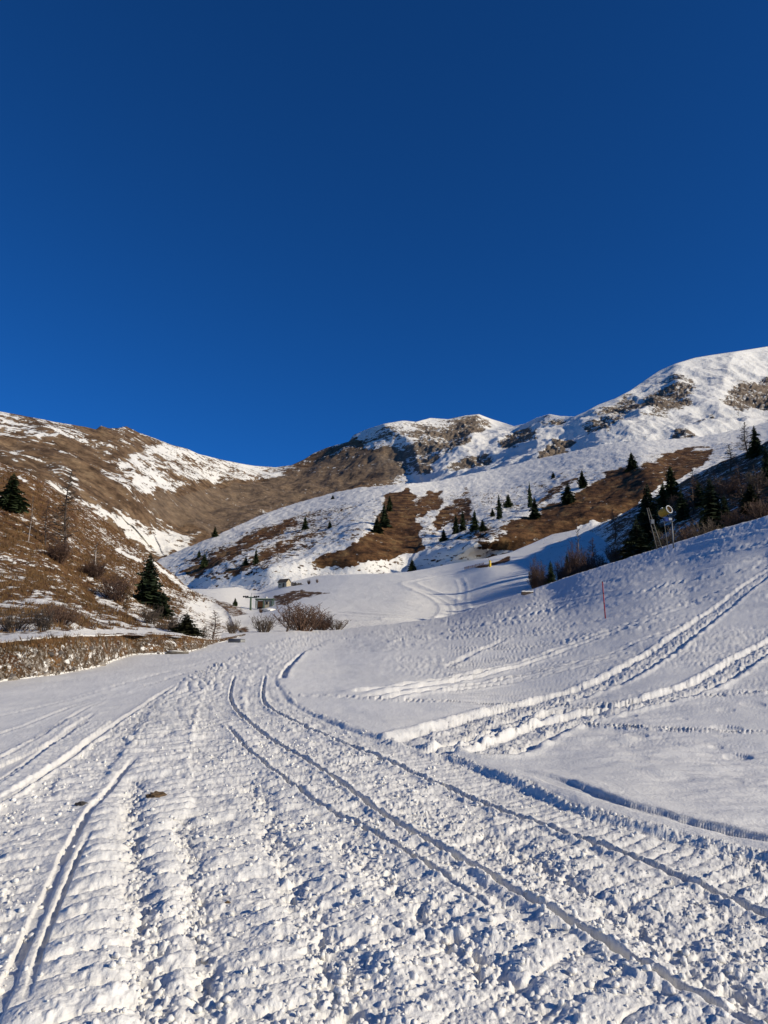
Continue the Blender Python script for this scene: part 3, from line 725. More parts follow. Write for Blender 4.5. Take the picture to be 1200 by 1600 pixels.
sn += 0.35 * (1 - sstep(10, 24, E.PY - pline(hiE, E.PX) + 8 * fbm(x / 25, y / 25, 3, 587)))
sn += 0.30 * inpoly([(650, 745), (760, 730), (940, 690), (1200, 650), (1200, 690), (1100, 695), (960, 712), (880, 740), (800, 765), (700, 770)], E.PX, E.PY)
sn -= 0.12 * inpoly([(260, 865), (480, 800), (560, 790), (500, 850), (400, 900), (330, 910)], E.PX, E.PY)
wsc = 14.0
for poly, v in [([(604, 770), (640, 763), (652, 790), (655, 830), (664, 858), (625, 875), (560, 886), (500, 892), (485, 882), (530, 862), (570, 842), (592, 815), (602, 790)], 0.06),
                ([(652, 776), (692, 768), (690, 785), (680, 800), (655, 806)], 0.12), ([(685, 795), (715, 785), (737, 782), (735, 815), (705, 820), (680, 828)], 0.15), ([(720, 762), (738, 758), (736, 772), (722, 776)], 0.35),
                ([(797, 862), (760, 857), (746, 850), (775, 832), (801, 818), (833, 809), (852, 791), (898, 781), (925, 758), (966, 731), (999, 735), (1040, 749), (1008, 785), (966, 808), (907, 826), (870, 844), (806, 866)], 0.05),
                ([(1000, 731), (1063, 699), (1113, 703), (1109, 722), (1063, 750), (1030, 760)], 0.12),
                ([(276, 896), (320, 884), (350, 858), (407, 832), (450, 812), (462, 818), (440, 834), (407, 850), (350, 879), (300, 905)], 0.16),
                ([(350, 897), (420, 862), (500, 826), (508, 830), (430, 872), (360, 903)], 0.22), ([(860, 762), (900, 744), (910, 748), (870, 772), (840, 790)], 0.2), ([(728, 890), (800, 862), (830, 850), (830, 862), (790, 880), (740, 892)], 0.15),
                ([(655, 805), (685, 825), (668, 850), (660, 840)], 0.42), ([(700, 845), (760, 830), (800, 835), (760, 850)], 0.33)]:
    brown(poly, v + 0.15 + 0.55 * fbm(x / 6, z / 3, 5, 588, 0.75), 7, E, 1)
hill = grid_mesh('spur_hill', E.X, E.Y, E.Z, M['hill'], {'snow': sn})
finish(hill, kind='structure')

# --- mountains ------------------------------------------------------------------------------
sky_line = [(-250, 590), (-100, 622), (0, 643), (40, 650), (90, 660), (135, 667), (150, 671), (158, 665), (170, 669), (185, 669), (197, 666), (215, 675), (240, 684), (268, 695), (292, 701), (310, 709), (345, 718), (380, 725), (400, 728), (430, 730), (455, 727), (475, 718), (490, 708), (512, 699), (545, 690), (552, 680), (570, 672), (600, 662), (630, 657), (650, 659), (672, 653), (700, 655), (728, 649), (748, 647), (766, 654), (785, 660), (803, 666), (820, 662), (838, 653), (858, 647), (875, 650), (897, 651), (915, 643), (935, 632), (960, 623), (985, 610), (1008, 594), (1030, 579), (1055, 568), (1085, 559), (1115, 554), (1150, 549), (1200, 541), (1300, 522), (1420, 500)]
ctrlM = [(-200, 760, 300), (0, 760, 400), (-200, 600, 700), (0, 643, 780), (0, 700, 560), (100, 720, 620), (100, 790, 470), (150, 668, 1050), (195, 667, 1150), (200, 760, 700), (200, 840, 560), (250, 860, 600), (290, 701, 1350), (300, 770, 950), (300, 835, 720), (350, 780, 1100), (430, 731, 1750), (400, 800, 1000), (480, 775, 1300),
         (545, 690, 1800), (560, 755, 1400), (600, 662, 1850), (650, 658, 1900), (640, 740, 1500), (745, 648, 2150), (700, 720, 1500), (800, 665, 2050), (760, 735, 1250), (858, 648, 1850), (880, 690, 1450), (850, 715, 1150), (985, 610, 2000), (940, 690, 1150), (1080, 560, 2300), (1060, 640, 1500), (1100, 682, 1150), (1200, 541, 2700), (1200, 650, 1450), (1400, 500, 3200), (1400, 620, 1600), (0, 850, 300), (300, 880, 560), (600, 790, 1100), (1200, 720, 850)]
spursM = [([(158, 665), (168, 700), (185, 740), (215, 790), (235, 830)], 0.06, 60, 40), ([(60, 655), (90, 700), (130, 745), (180, 800)], 0.05, 60, 40),
          ([(600, 662), (640, 690), (655, 730)], 0.06, 50, 30), ([(748, 647), (730, 690), (690, 730)], 0.06, 40, 40), ([(985, 610), (930, 650), (880, 690), (840, 715)], 0.07, 40, 50), ([(1055, 568), (1050, 610), (1010, 650), (960, 685)], 0.07, 50, 50), ([(858, 647), (840, 680), (800, 715)], 0.05, 40, 30), ([(1150, 549), (1130, 600), (1120, 660)], 0.05, 50, 40)]
loM = [(-250, 780), (0, 780), (100, 815), (200, 875), (262, 900), (330, 868), (400, 835), (480, 808), (560, 788), (680, 775), (760, 760), (850, 740), (940, 720), (1100, 705), (1200, 690), (1420, 630)]
_loE = loE; loE = loM
Mt = Sheet(-190, 1380, 1.45, loM, sky_line, 200, logdepth(ctrlM, spur(spursM), 0.0004), [(30, 10), (100, 50), (300, 200)])
x, y, z = Mt.X, Mt.Y, Mt.Z
edge = 1 - np.exp(-(np.abs(Mt.PY - pline(sky_line, Mt.PX))) / 9); edge[-3:] = 0.0
rg = ridged(x / 170, y / 230, 5, 591) - 0.55
crag = sstep(600, 700, Mt.PX)
Mt.Z = z + edge * (30 * rg * (0.55 + 0.40 * crag) + 8 * fbm(x / 60, y / 110, 5, 592) * (1 - 0.6 * crag) + 3 * crag * (ridged(x / 60, y / 120, 3, 593) - 0.5)) + (1.6 - 0.5 * crag) * fbm(x / 14, y / 22, 4, 594) * (0.35 + 0.65 * edge)
u = x * 0.4 + y
nz = fbm(z / 22, u / 90, 6, 595, 0.62); nb = fbm(x / 160, y / 260, 4, 596)
base = 0.29 + 0.54 * sstep(560, 700, Mt.PX)
sn = base.copy()
wsc = 40.0
def setv(poly, v, wob=9): brown(poly, v, wob, Mt)
setv([(150, 742), (200, 715), (225, 700), (250, 708), (300, 712), (345, 716), (455, 726), (482, 735), (440, 742), (400, 750), (310, 752), (250, 768), (200, 772)], 0.55)
setv([(195, 712), (225, 705), (240, 690), (310, 708), (330, 716), (300, 722), (270, 715), (240, 728)], 0.60)
setv([(70, 765), (150, 795), (200, 815), (235, 832), (305, 840), (290, 870), (235, 870), (180, 832), (110, 800)], 0.54, 6)
setv([(-250, 590), (0, 640), (110, 662), (150, 690), (80, 690), (0, 680), (-250, 650)], 0.50)
setv([(240, 778), (330, 757), (420, 754), (445, 742), (470, 733), (500, 706), (560, 697), (620, 700), (635, 730), (612, 755), (560, 765), (480, 790), (400, 812), (330, 842), (270, 838), (228, 800)], 0.20)
setv([(545, 690), (560, 676), (600, 660), (700, 652), (745, 646), (775, 658), (745, 672), (700, 700), (650, 725), (630, 700), (580, 697)], 0.56)
setv([(655, 668), (700, 665), (748, 650), (775, 660), (742, 682), (712, 705), (665, 735), (625, 725), (640, 700)], 0.36)
setv([(990, 645), (1030, 600), (1060, 583), (1095, 598), (1080, 630), (1030, 655)], 0.44)
setv([(1125, 625), (1150, 605), (1210, 588), (1260, 590), (1240, 640), (1150, 648)], 0.36)
setv([(930, 650), (985, 615), (1000, 640), (950, 670)], 0.46); setv([(830, 725), (850, 700), (890, 688), (900, 696), (870, 722)], 0.34, 5); setv([(775, 695), (805, 675), (843, 671), (840, 690), (800, 704)], 0.42, 5); setv([(905, 668), (925, 650), (950, 652), (940, 672)], 0.42, 5); setv([(1080, 660), (1110, 645), (1120, 655), (1090, 668)], 0.36, 4); setv([(1040, 690), (1060, 677), (1092, 680), (1090, 692)], 0.42, 4); setv([(690, 728), (730, 712), (768, 710), (765, 722), (720, 738)], 0.44, 4); setv([(835, 665), (850, 650), (880, 652), (885, 662)], 0.46, 4)
steep = np.zeros_like(z)
gy_ = np.gradient(Mt.Z, axis=1) / np.maximum(np.hypot(np.gradient(Mt.X, axis=1), np.gradient(Mt.Y, axis=1)), 0.5)
spk = 1 - 0.22 * crag * (sn > 0.7)
sn = sn + spk * (0.40 * nz + 0.42 * fbm(z / 8, u / 45, 5, 599, 0.7) * (1 - 0.5 * crag) + 0.36 * fbm(x / 9, z / 7, 5, 597, 0.7)) + 0.14 * nb - 0.10 * crag * np.clip(np.abs(gy_) - 0.6, 0, 2)
crest = np.exp(-np.maximum(Mt.PY - pline(sky_line, Mt.PX), 0) / 4.0)
sn += 0.24 * crest * (0.55 + 0.9 * fbm(Mt.PX / 30, Mt.PX * 0, 3, 598)) * (1 - crag)
Mt.Z = Mt.Z + crag * edge * (1 - sstep(0.40, 0.62, blur(sn, 1, 1))) * 9.0 * (ridged(x / 16, z / 13, 4, 603) - 0.6)
rk = sstep(560, 640, Mt.PX) * 0.8 + 0.35 * (1 - crag) * inpoly([(240, 775), (420, 752), (560, 700), (620, 720), (480, 790), (330, 840), (230, 800)], Mt.PX, Mt.PY)
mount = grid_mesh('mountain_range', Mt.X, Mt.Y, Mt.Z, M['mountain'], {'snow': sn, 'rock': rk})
finish(mount, kind='structure')
# ==================================================================== OBJECTS
rnd = random.Random(11)
def U(a, b): return rnd.uniform(a, b)
def scale_at(p): return (p.y * CP + (p.z - EYE) * SP) / F      # metres per photo pixel at p

# ---- tree shapes, one unit tall ------------------------------------------------------
def spruce_meshes(seed, full=0.2, mat_='spruce'):
    r_ = random.Random(seed); g = Geo(); n = 32
    lean = r_.uniform(-0.02, 0.02)
    for l in range(n):
        t = l / (n - 1); zc = 0.035 + 0.95 * t
        rad = full * 1.12 * ((1 - t) ** 0.68 * 0.96 + 0.012) * (0.8 + 0.2 * min(1, t / 0.12)) * r_.uniform(0.66, 1.18)
        nb = int(6 + 9 * (1 - t)); a0 = r_.uniform(0, 6.28)
        for b in range(nb):
            a = a0 + 6.283 * b / nb + r_.uniform(-0.25, 0.25); rr = rad * r_.uniform(0.42, 1.22) * (1 + 0.18 * math.sin(a * 2 + seed + t * 9))
            if r_.random() < 0.10: continue
            ca, sa = math.cos(a), math.sin(a); segs = 4 if t < 0.6 else 3
            for k in range(segs):
                f0 = 0.12 + 0.88 * k / segs; f1 = f0 + 0.88 / segs * 1.25
                z0 = zc - 0.28 * rr * f0 ** 1.5 + r_.uniform(-0.008, 0.008); z1 = zc - 0.30 * rr * f1 ** 1.4 + r_.uniform(-0.008, 0.008)
                w0 = (0.018 + 0.06 * (1 - t)) * (1.15 - 0.6 * f0) * r_.uniform(0.7, 1.2); w1 = w0 * 0.45
                p0 = Vector((ca * rr * f0 + lean * zc, sa * rr * f0, z0)); p1 = Vector((ca * rr * f1 + lean * zc, sa * rr * f1, z1))
                sd2 = Vector((-sa, ca, r_.uniform(-0.5, 0.5)))
                g.quad(p0 - sd2 * w0, p0 + sd2 * w0, p1 + sd2 * w1, p1 - sd2 * w1)
                dn = Vector((r_.uniform(-0.3, 0.3), r_.uniform(-0.3, 0.3), -1)) * w0 * 1.1
                g.tri(p0, p1, (p0 + p1) / 2 + dn)
    for k in range(7): g.tri((0.006 * math.cos(k), 0.006 * math.sin(k), 0.93), (0.006 * math.cos(k + 2), 0.006 * math.sin(k + 2), 0.93), (lean, 0, 1.0))
    tr = Geo().tube([(0, 0, -0.06), (0, 0, 0.2), (lean * 0.6, 0, 0.6), (lean, 0, 0.97)], [0.022, 0.018, 0.010, 0.002], 7)
    return tr.mesh('trunk', M['bark']), g.mesh('crown', M[mat_])

def bare_meshes(seed, spread=0.16, nb=70, up=0.15, start=0.12, twig='twig', trunkm='bark', tr=0.014, bend=0.03, needles=None, tw=0.0030, sub=9):
    r_ = random.Random(seed)
    pts = [Vector((bend * math.sin(3 * k / 8) * (1 + 0.3 * r_.random()), bend * 0.5 * math.sin(5 * k / 8 + seed), -0.05 if k == 0 else k / 8)) for k in range(9)]
    T = Geo().tube(pts, [tr * (1 - 0.88 * k / 8) for k in range(9)], 6)
    g = Geo()
    def on(t): f = min(max(t, 0), 0.999) * 8; i = int(f); return pts[i].lerp(pts[i + 1], f - i)
    for b in range(nb):
        t = start + (0.98 - start) * (b + r_.random()) / nb; p = on(t); a = r_.uniform(0, 6.28)
        L = spread * (1.05 - t) ** 0.75 * r_.uniform(0.55, 1.1) * 1.25; d = Vector((math.cos(a), math.sin(a), up + r_.uniform(-0.2, 0.2)))
        m_ = p + d * L * 0.5 + Vector((0, 0, 0.02 * r_.uniform(-1, 1))); e = p + d * L + Vector((0, 0, L * 0.12))
        g.tube([p, m_, e], [tw * 1.9, tw * 1.4, tw * 0.6], 3, False)
        for k in range(sub):
            f = r_.uniform(0.25, 1); q = p.lerp(m_, f * 2) if f < 0.5 else m_.lerp(e, f * 2 - 1)
            e2 = q + Vector((r_.uniform(-1, 1), r_.uniform(-1, 1), r_.uniform(-0.5, 0.8))) * L * 0.33
            g.tube([q, e2], [tw, tw * 0.5], 3, False)
            if needles:
                for _ in range(4):
                    w_ = Vector((r_.uniform(-1, 1), r_.uniform(-1, 1), r_.uniform(-1, 1))) * 0.013; v_ = Vector((r_.uniform(-1, 1), r_.uniform(-1, 1), r_.uniform(-1, 1))) * 0.013
                    c_ = q.lerp(e2, r_.random()); g.tri(c_ + w_, c_ + v_, c_ - w_ - v_)
    return T.mesh('trunk', M[trunkm]), g.mesh('branches', M[needles or twig])

def shrub_mesh(seed, stems=26, wide=0.55, twig='twig', tw=0.0075, forks=7):
    r_ = random.Random(seed); g = Geo()
    for b in range(stems):
        a = r_.uniform(0, 6.28); o = r_.random() ** 0.6 * wide; h = r_.uniform(0.32, 1.0) * (1 - 0.3 * o / max(wide, 0.01))
        p = Vector((math.cos(a) * o * 0.35, math.sin(a) * o * 0.35, -0.06)); e = Vector((math.cos(a) * o, math.sin(a) * o, h))
        m_ = p.lerp(e, 0.5) + Vector((math.cos(a), math.sin(a), 0)) * 0.06 * r_.uniform(-1, 1)
        g.tube([p, m_, e], [tw * 2.2, tw * 1.5, tw * 0.5], 3, False)
        for k in range(forks):
            f = r_.uniform(0.2, 0.95); q = p.lerp(m_, f * 2) if f < 0.5 else m_.lerp(e, f * 2 - 1)
            d = Vector((r_.uniform(-1, 1), r_.uniform(-1, 1), r_.uniform(0.2, 1.2))).normalized() * r_.uniform(0.15, 0.34)
            g.tube([q, q + d * 0.55 + Vector((0, 0, 0.02)), q + d], [tw, tw * 0.8, tw * 0.4], 3, False)
            for j in range(3):
                q2 = q + d * r_.uniform(0.3, 1); d2 = Vector((r_.uniform(-1, 1), r_.uniform(-1, 1), r_.uniform(-0.1, 1.2))).normalized() * r_.uniform(0.06, 0.16)
                g.tube([q2, q2 + d2], [tw * 0.7, tw * 0.35], 3, False)
    return g.mesh('stems', M[twig])

SPR = [spruce_meshes(1, 0.21), spruce_meshes(2, 0.19), spruce_meshes(3, 0.24), spruce_meshes(4, 0.20)]
SPW = [spruce_meshes(5, 0.27, 'spruce_warm'), spruce_meshes(6, 0.24, 'spruce_warm')]
LAR = [bare_meshes(21, 0.17, 80), bare_meshes(22, 0.15, 70, twig='twig_red'), bare_meshes(23, 0.19, 60, up=0.35, twig='twig_red')]
PAL = [bare_meshes(31, 0.13, 46, up=0.5, start=0.3, trunkm='pale_bark', tr=0.014, bend=0.05), bare_meshes(32, 0.10, 34, up=0.6, start=0.35, trunkm='pale_bark', tr=0.010, bend=0.02)]
OCH = [bare_meshes(41, 0.16, 60, needles='larch')]
SHR = [shrub_mesh(51, 36, 0.6), shrub_mesh(52, 46, 0.75, 'twig_red'), shrub_mesh(53, 36, 0.9), shrub_mesh(54, 56, 0.55, 'twig_red', 0.007, 8)]

def tree(kind, pool, k, sheet, px, base, top, wpx, label, group, dxy=None, below=None):
    p = sheet.at(px, base); s_ = scale_at(p); h = (base - top) * s_
    parts = pool[k % len(pool)]
    nat = {'spruce_tree': 0.42, 'larch_tree': 0.36, 'bare_tree': 0.30, 'shrub': 1.25}[kind]
    wx = (wpx * s_) / (nat * h) if wpx else 1.0
    o = empty(kind, (p.x, p.y, p.z - 0.01 * h), U(0, 6.28), (h * wx, h * wx, h))
    finish(o, label, {'spruce_tree': 'tree', 'larch_tree': 'tree', 'bare_tree': 'tree', 'shrub': 'shrub'}[kind], group)
    if isinstance(parts, tuple):
        link('trunk', parts[0], o); link('crown', parts[1], o)
    else: link('stems', parts, o)
    return o

gl = 'trees on the brown hillside'; gm = 'spruces on the spur hill'; gr_ = 'trees in the shaded gully'; gb = 'bare shrubs by the snow'
T = [
 ('spruce_tree', SPR, 2, B, 16, 797, 735, 46, 'dark spruce high on the hillside at the left edge', gl),
 ('spruce_tree', SPR, 0, B, 228, 948, 864, 58, 'tallest dark spruce on the lower left hillside', gl),
 ('spruce_tree', SPR, 3, B, 254, 970, 926, 46, 'smaller dark spruce just right of the tallest one on the left hillside', gl),
 ('spruce_tree', SPW, 0, B, 291, 991, 957, 40, 'low bushy olive spruce at the foot of the left hillside', gl),
 ('larch_tree', OCH, 0, B, 198, 958, 915, 24, 'small ochre larch left of the tallest hillside spruce', gl),
 ('larch_tree', LAR, 0, B, 103, 862, 728, 62, 'tall leafless larch standing high on the left hillside', gl),
 ('bare_tree', PAL, 1, B, 44, 848, 770, 20, 'thin pale bare tree below the left edge spruce', gl),
 ('bare_tree', LAR, 1, B, 72, 850, 775, 30, 'thin brown bare tree left of the tall leafless larch', gl),
 ('bare_tree', PAL, 0, B, 152, 900, 846, 34, 'pale stemmed birch leaning on the left hillside', gl),
 ('shrub', SHR, 1, B, 180, 938, 885, 56, 'dense dark leafless thicket left of the tallest hillside spruce', gl),
 ('shrub', SHR, 3, B, 145, 905, 872, 50, 'brown leafless shrub round the foot of the pale birch', gl),
 ('shrub', SHR, 1, B, 96, 978, 938, 56, 'reddish brown leafless shrub above the snowy path', gl),
 ('shrub', SHR, 0, B, 66, 985, 945, 40, 'grey leafless shrub at the left above the snowy path', gl),
 ('shrub', SHR, 2, B, 20, 985, 950, 50, 'leafless shrub above the path nearest the left edge', gl),
 ('shrub', SHR, 0, B, 235, 975, 940, 40, 'grey leafless shrub at the foot of the two hillside spruces', gl),
 ('shrub', SHR, 3, B, 90, 880, 840, 50, 'brown leafless shrub below the tall leafless larch', gl),
 ('shrub', SHR, 2, B, 268, 985, 958, 40, 'brown shrub between the hillside spruces and the bushy olive one', gl),
 ('bare_tree', LAR, 2, A, 331, 1004, 952, 34, 'dark bare sapling at the end of the earth bank', gb),
 ('shrub', SHR, 2, A, 312, 1004, 975, 34, 'low dark shrub at the end of the earth bank', gb),
 ('shrub', SHR, 0, A, 362, 990, 965, 26, 'thin grey shrub behind the grey pipe', gb),
 ('shrub', SHR, 0, A, 412, 987, 956, 42, 'leftmost leafless bush in the clump beside the track', gb),
 ('bare_tree', LAR, 2, A, 448, 986, 940, 40, 'dark multi branched bare tree in the clump beside the track', gb),
 ('shrub', SHR, 1, A, 470, 986, 932, 78, 'largest reddish leafless bush in the clump beside the track', gb),
 ('shrub', SHR, 3, A, 502, 985, 955, 50, 'low brown bush right of the largest one beside the track', gb),
 ('shrub', SHR, 2, A, 526, 984, 964, 36, 'lowest dark bush at the right end of the trackside clump', gb),
 # spur hill
 ('spruce_tree', SPR, 0, E, 335, 839, 822, 12, 'lone small spruce on the skyline of the left end of the spur', gm),
 ('spruce_tree', SPR, 2, E, 318, 888, 865, 15, 'dark spruce on the snowy left end of the spur', gm),
 ('spruce_tree', SPR, 1, E, 311, 872, 859, 9, 'tiny spruce above the dark one on the left end of the spur', gm),
 ('spruce_tree', SPR, 3, E, 399, 882, 857, 13, 'slim dark spruce between the two brown bands of the spur', gm),
 ('spruce_tree', SPR, 2, E, 383, 884, 870, 10, 'short spruce left of the slim one between the brown bands', gm),
 ('spruce_tree', SPR, 1, E, 600, 822, 783, 22, 'tall spruce of the group at the head of the big brown face', gm),
 ('spruce_tree', SPR, 3, E, 608, 800, 774, 14, 'highest spruce of the group at the head of the brown face', gm),
 ('spruce_tree', SPR, 0, E, 588, 833, 808, 20, 'lowest spruce of the group at the head of the brown face', gm),
 ('spruce_tree', SPR, 2, E, 520, 781, 774, 6, 'tiny spruce on the snowy crest of the spur', gm),
 ('spruce_tree', SPR, 1, E, 516, 826, 814, 9, 'small spruce in the snow left of the big brown face', gm),
 ('spruce_tree', SPR, 3, E, 476, 828, 806, 14, 'dark bush like spruce at the top of the upper brown band', gm),
 ('spruce_tree', SPR, 2, E, 644, 897, 872, 17, 'round lone spruce on the snow above the bend of the piste', gm),
 ('spruce_tree', SPR, 0, E, 694, 847, 828, 15, 'small spruce at the left foot of the middle spruce row', gm),
 ('spruce_tree', SPR, 1, E, 713, 832, 800, 15, 'left one of the tall spruce pair in the middle row', gm),
 ('spruce_tree', SPR, 3, E, 723, 829, 796, 15, 'right one of the tall spruce pair in the middle row', gm),
 ('spruce_tree', SPR, 0, E, 742, 831, 798, 17, 'single tall spruce right of the pair in the middle row', gm),
 ('spruce_tree', SPR, 2, E, 754, 831, 812, 15, 'short spruce touching the single tall one in the middle row', gm),
 ('spruce_tree', SPR, 1, E, 769, 807, 793, 10, 'little spruce left of the three on the snowy ridge', gm),
 ('spruce_tree', SPR, 3, E, 781, 810, 770, 14, 'slender tall spruce on the snowy ridge', gm),
 ('spruce_tree', SPR, 2, E, 794, 793, 771, 15, 'broad spruce right of the slender one on the ridge', gm),
 ('spruce_tree', SPR, 1, E, 829, 792, 749, 11, 'very slim tall spruce left of the big brown slope', gm),
 ('spruce_tree', SPR, 0, E, 837, 811, 777, 20, 'stout spruce at the lower left of the big brown slope', gm),
 ('spruce_tree', SPR, 2, E, 887, 787, 754, 24, 'broad spruce standing on the crest of the big brown slope', gm),
 ('spruce_tree', SPR, 3, E, 910, 764, 735, 20, 'spruce further up the crest of the big brown slope', gm),
 ('spruce_tree', SPR, 1, E, 865, 748, 737, 8, 'tiny lone spruce in the snow above the brown slope', gm),
 ('spruce_tree', SPR, 2, E, 989, 735, 706, 20, 'spruce at the upper end of the big brown slope', gm),
 # gully
 ('spruce_tree', SPR, 3, Fs, 1051, 786, 724, 40, 'dark spruce rising highest behind the snow gun', gr_),
 ('spruce_tree', SPR, 0, Fs, 1019, 842, 750, 54, 'large dark spruce left of the snow gun', gr_),
 ('spruce_tree', SPR, 1, Fs, 1117, 832, 742, 60, 'large dark spruce right of the snow gun', gr_),
 ('spruce_tree', SPR, 2, Fs, 1000, 884, 808, 50, 'dark spruce at the crest below the leaning twin pole', gr_),
 ('spruce_tree', SPW, 1, Fs, 984, 888, 838, 44, 'yellowish spruce at the crest left of the leaning twin pole', gr_),
 ('spruce_tree', SPR, 1, Fs, 1181, 712, 660, 30, 'spruce against the snowy mountain near the right edge', gr_),
 ('spruce_tree', SPR, 3, Fs, 1200, 752, 690, 26, 'dark spruce cut off by the right edge', gr_),
 ('spruce_tree', SPR, 2, Fs, 862, 920, 874, 20, 'small dark spruce between the two brown thickets', gr_),
 ('spruce_tree', SPR, 0, Fs, 888, 910, 862, 16, 'small dark spruce at the left of the right brown thicket', gr_),
 ('spruce_tree', SPR, 3, Fs, 1038, 800, 752, 36, 'dark spruce close behind the snow gun barrel', gr_),
 ('bare_tree', PAL, 1, Fs, 834, 922, 862, 16, 'thin pale trunk in the left brown thicket', gr_),
 ('bare_tree', PAL, 1, Fs, 847, 922, 872, 14, 'second thinner pale trunk in the left brown thicket', gr_),
 ('bare_tree', PAL, 1, Fs, 906, 902, 806, 22, 'tallest thin pale birch in the right brown thicket', gr_),
 ('shrub', SHR, 3, Fs, 832, 922, 870, 34, 'left brown thicket at the end of the snow crest', gr_),
 ('shrub', SHR, 1, Fs, 850, 922, 880, 26, 'low twiggy brush beside the left brown thicket', gr_),
 ('shrub', SHR, 3, Fs, 900, 906, 842, 42, 'right reddish brown thicket behind the snow crest', gr_),
 ('shrub', SHR, 1, Fs, 918, 900, 850, 36, 'brown brush right of the tallest pale birch', gr_),
 ('shrub', SHR, 2, Fs, 938, 894, 865, 34, 'low grey brush along the crest left of the yellowish spruce', gr_),
 ('shrub', SHR, 0, Fs, 1045, 866, 820, 44, 'grey leafless brush round the foot of the snow gun', gr_),
 ('shrub', SHR, 1, Fs, 1080, 848, 812, 40, 'brown brush right of the snow gun pole', gr_),
 ('shrub', SHR, 3, Fs, 1150, 828, 790, 56, 'wide brown brush below the large right hand spruce', gr_),
 ('shrub', SHR, 1, Fs, 1192, 812, 770, 50, 'brown brush on the crest at the right edge', gr_),
 ('larch_tree', LAR, 1, Fs, 1085, 800, 728, 40, 'leafless reddish larch between the two large gully spruces', gr_),
 ('larch_tree', LAR, 2, Fs, 1160, 795, 722, 44, 'leafless larch right of the large right hand spruce', gr_),
 ('larch_tree', LAR, 0, Fs, 1168, 710, 655, 30, 'leafless larch beside the spruce near the right edge', gr_),
 ('larch_tree', LAR, 1, Fs, 960, 850, 790, 34, 'leafless larch on the snow left of the large gully spruce', gr_),
 ('larch_tree', LAR, 2, Fs, 1190, 790, 730, 36, 'leafless larch nearest the right edge', gr_),
 ('shrub', SHR, 0, Fs, 1105, 846, 806, 50, 'grey brown brush on the crest left of the large right hand spruce', gr_),
 ('shrub', SHR, 3, Fs, 1065, 800, 768, 46, 'brown brush on the slope behind the snow gun', gr_),
 ('shrub', SHR, 1, Fs, 1140, 775, 738, 52, 'reddish brush above the large right hand spruce', gr_),
 ('shrub', SHR, 0, Fs, 1185, 765, 728, 50, 'grey brush high on the slope by the right edge', gr_),
 ('shrub', SHR, 3, Fs, 960, 878, 846, 36, 'dark brush just left of the yellowish spruce', gr_),
 ('spruce_tree', SPR, 2, Fs, 1093, 790, 748, 26, 'middle sized spruce left of the large right hand one', gr_),
 ('spruce_tree', SPR, 0, Fs, 1028, 868, 818, 28, 'spruce in front of the large one left of the snow gun', gr_),
 ('spruce_tree', SPR, 1, Fs, 1068, 812, 762, 30, 'spruce half hidden right behind the snow gun ring', gr_),
 ('spruce_tree', SPR, 3, Fs, 1136, 826, 770, 34, 'spruce leaning against the right side of the large right hand one', gr_),
 ('spruce_tree', SPR, 0, Fs, 1008, 812, 772, 26, 'spruce up the slope left of the large gully spruce', gr_),
 ('spruce_tree', SPW, 1, Fs, 1175, 800, 752, 34, 'olive spruce among the brush near the right edge', gr_),
 ('larch_tree', LAR, 0, Fs, 1140, 735, 690, 30, 'leafless larch high on the slope below the mountain snow', gr_),
 ('larch_tree', LAR, 2, Fs, 930, 898, 838, 36, 'brown leafless larch at the right end of the right thicket', gr_),
 ('shrub', SHR, 3, Fs, 880, 912, 868, 34, 'brown brush filling the gap between the two thickets', gr_),
 ('shrub', SHR, 2, Fs, 1120, 770, 740, 50, 'dark brush high on the gully slope', gr_),
]
for row in T: tree(*row)

# ---- stones ---------------------------------------------------------------------------------
def lump_mesh(name, seed, m, flat_=0.7, sub=2, rough=0.35):
    import bmesh
    bm = bmesh.new(); bmesh.ops.create_icosphere(bm, subdivisions=sub, radius=1); r_ = random.Random(seed)
    ax = [(Vector((r_.uniform(-1, 1), r_.uniform(-1, 1), r_.uniform(-1, 1))).normalized(), r_.uniform(0.55, 0.95)) for _ in range(7)]
    for v in bm.verts:
        for n_, d_ in ax:
            k = v.co.dot(n_)
            if k > d_: v.co -= n_ * (k - d_) * 0.9
        v.co *= 1 + r_.uniform(-rough, rough) * 0.25; v.co.z *= flat_
    me = bpy.data.meshes.new(name); bm.to_mesh(me); bm.free(); me.materials.append(m); return me
STN = [lump_mesh('stone', 70 + k, M['stone'] if k % 3 else M['dark_stone']) for k in range(5)]
for k in range(45):
    j = int(U(115, K.X.shape[1] - 40)); i = int(K.rows * (0.14 + 0.55 * rnd.random() ** 1.4))
    p = Vector((K.X[i, j], K.Y[i, j], K.Z[i, j])); s_ = U(0.04, 0.10) * (1.6 if rnd.random() < 0.12 else 1)
    link('stone', STN[k % 5], bank, p, (U(-0.5, 0.5), U(-0.5, 0.5), U(0, 6)), (s_ * U(0.8, 1.3), s_ * U(0.8, 1.2), s_))
def boulder(px, py, wpx, label, m='dark_stone', sheet=A, f=0.6, seed=5, name='boulder'):
    p = sheet.at(px, py); s_ = scale_at(p) * wpx / 2
    o = link(name, lump_mesh(name, seed, M[m], f, 3), None, (p.x, p.y, p.z + s_ * 0.15), (0.1, 0.05, U(0, 6)), s_)
    return finish(o, label, 'rock')
boulder(56, 1058, 30, 'flat dark boulder at the foot of the earth bank, far left', seed=81, f=0.5)
boulder(18, 1063, 18, 'small brown boulder at the left edge of the bank foot', 'stone', seed=82)
boulder(378, 979, 9, 'small dark rock on the snow left of the leafless clump', sheet=A, seed=83)
boulder(160, 1040, 14, 'pale stone where the bank foot bends back', 'stone', seed=84)
boulder(250, 1020, 22, 'snow edged brown boulder under the middle of the bank', 'dark_stone', seed=85, f=0.55)

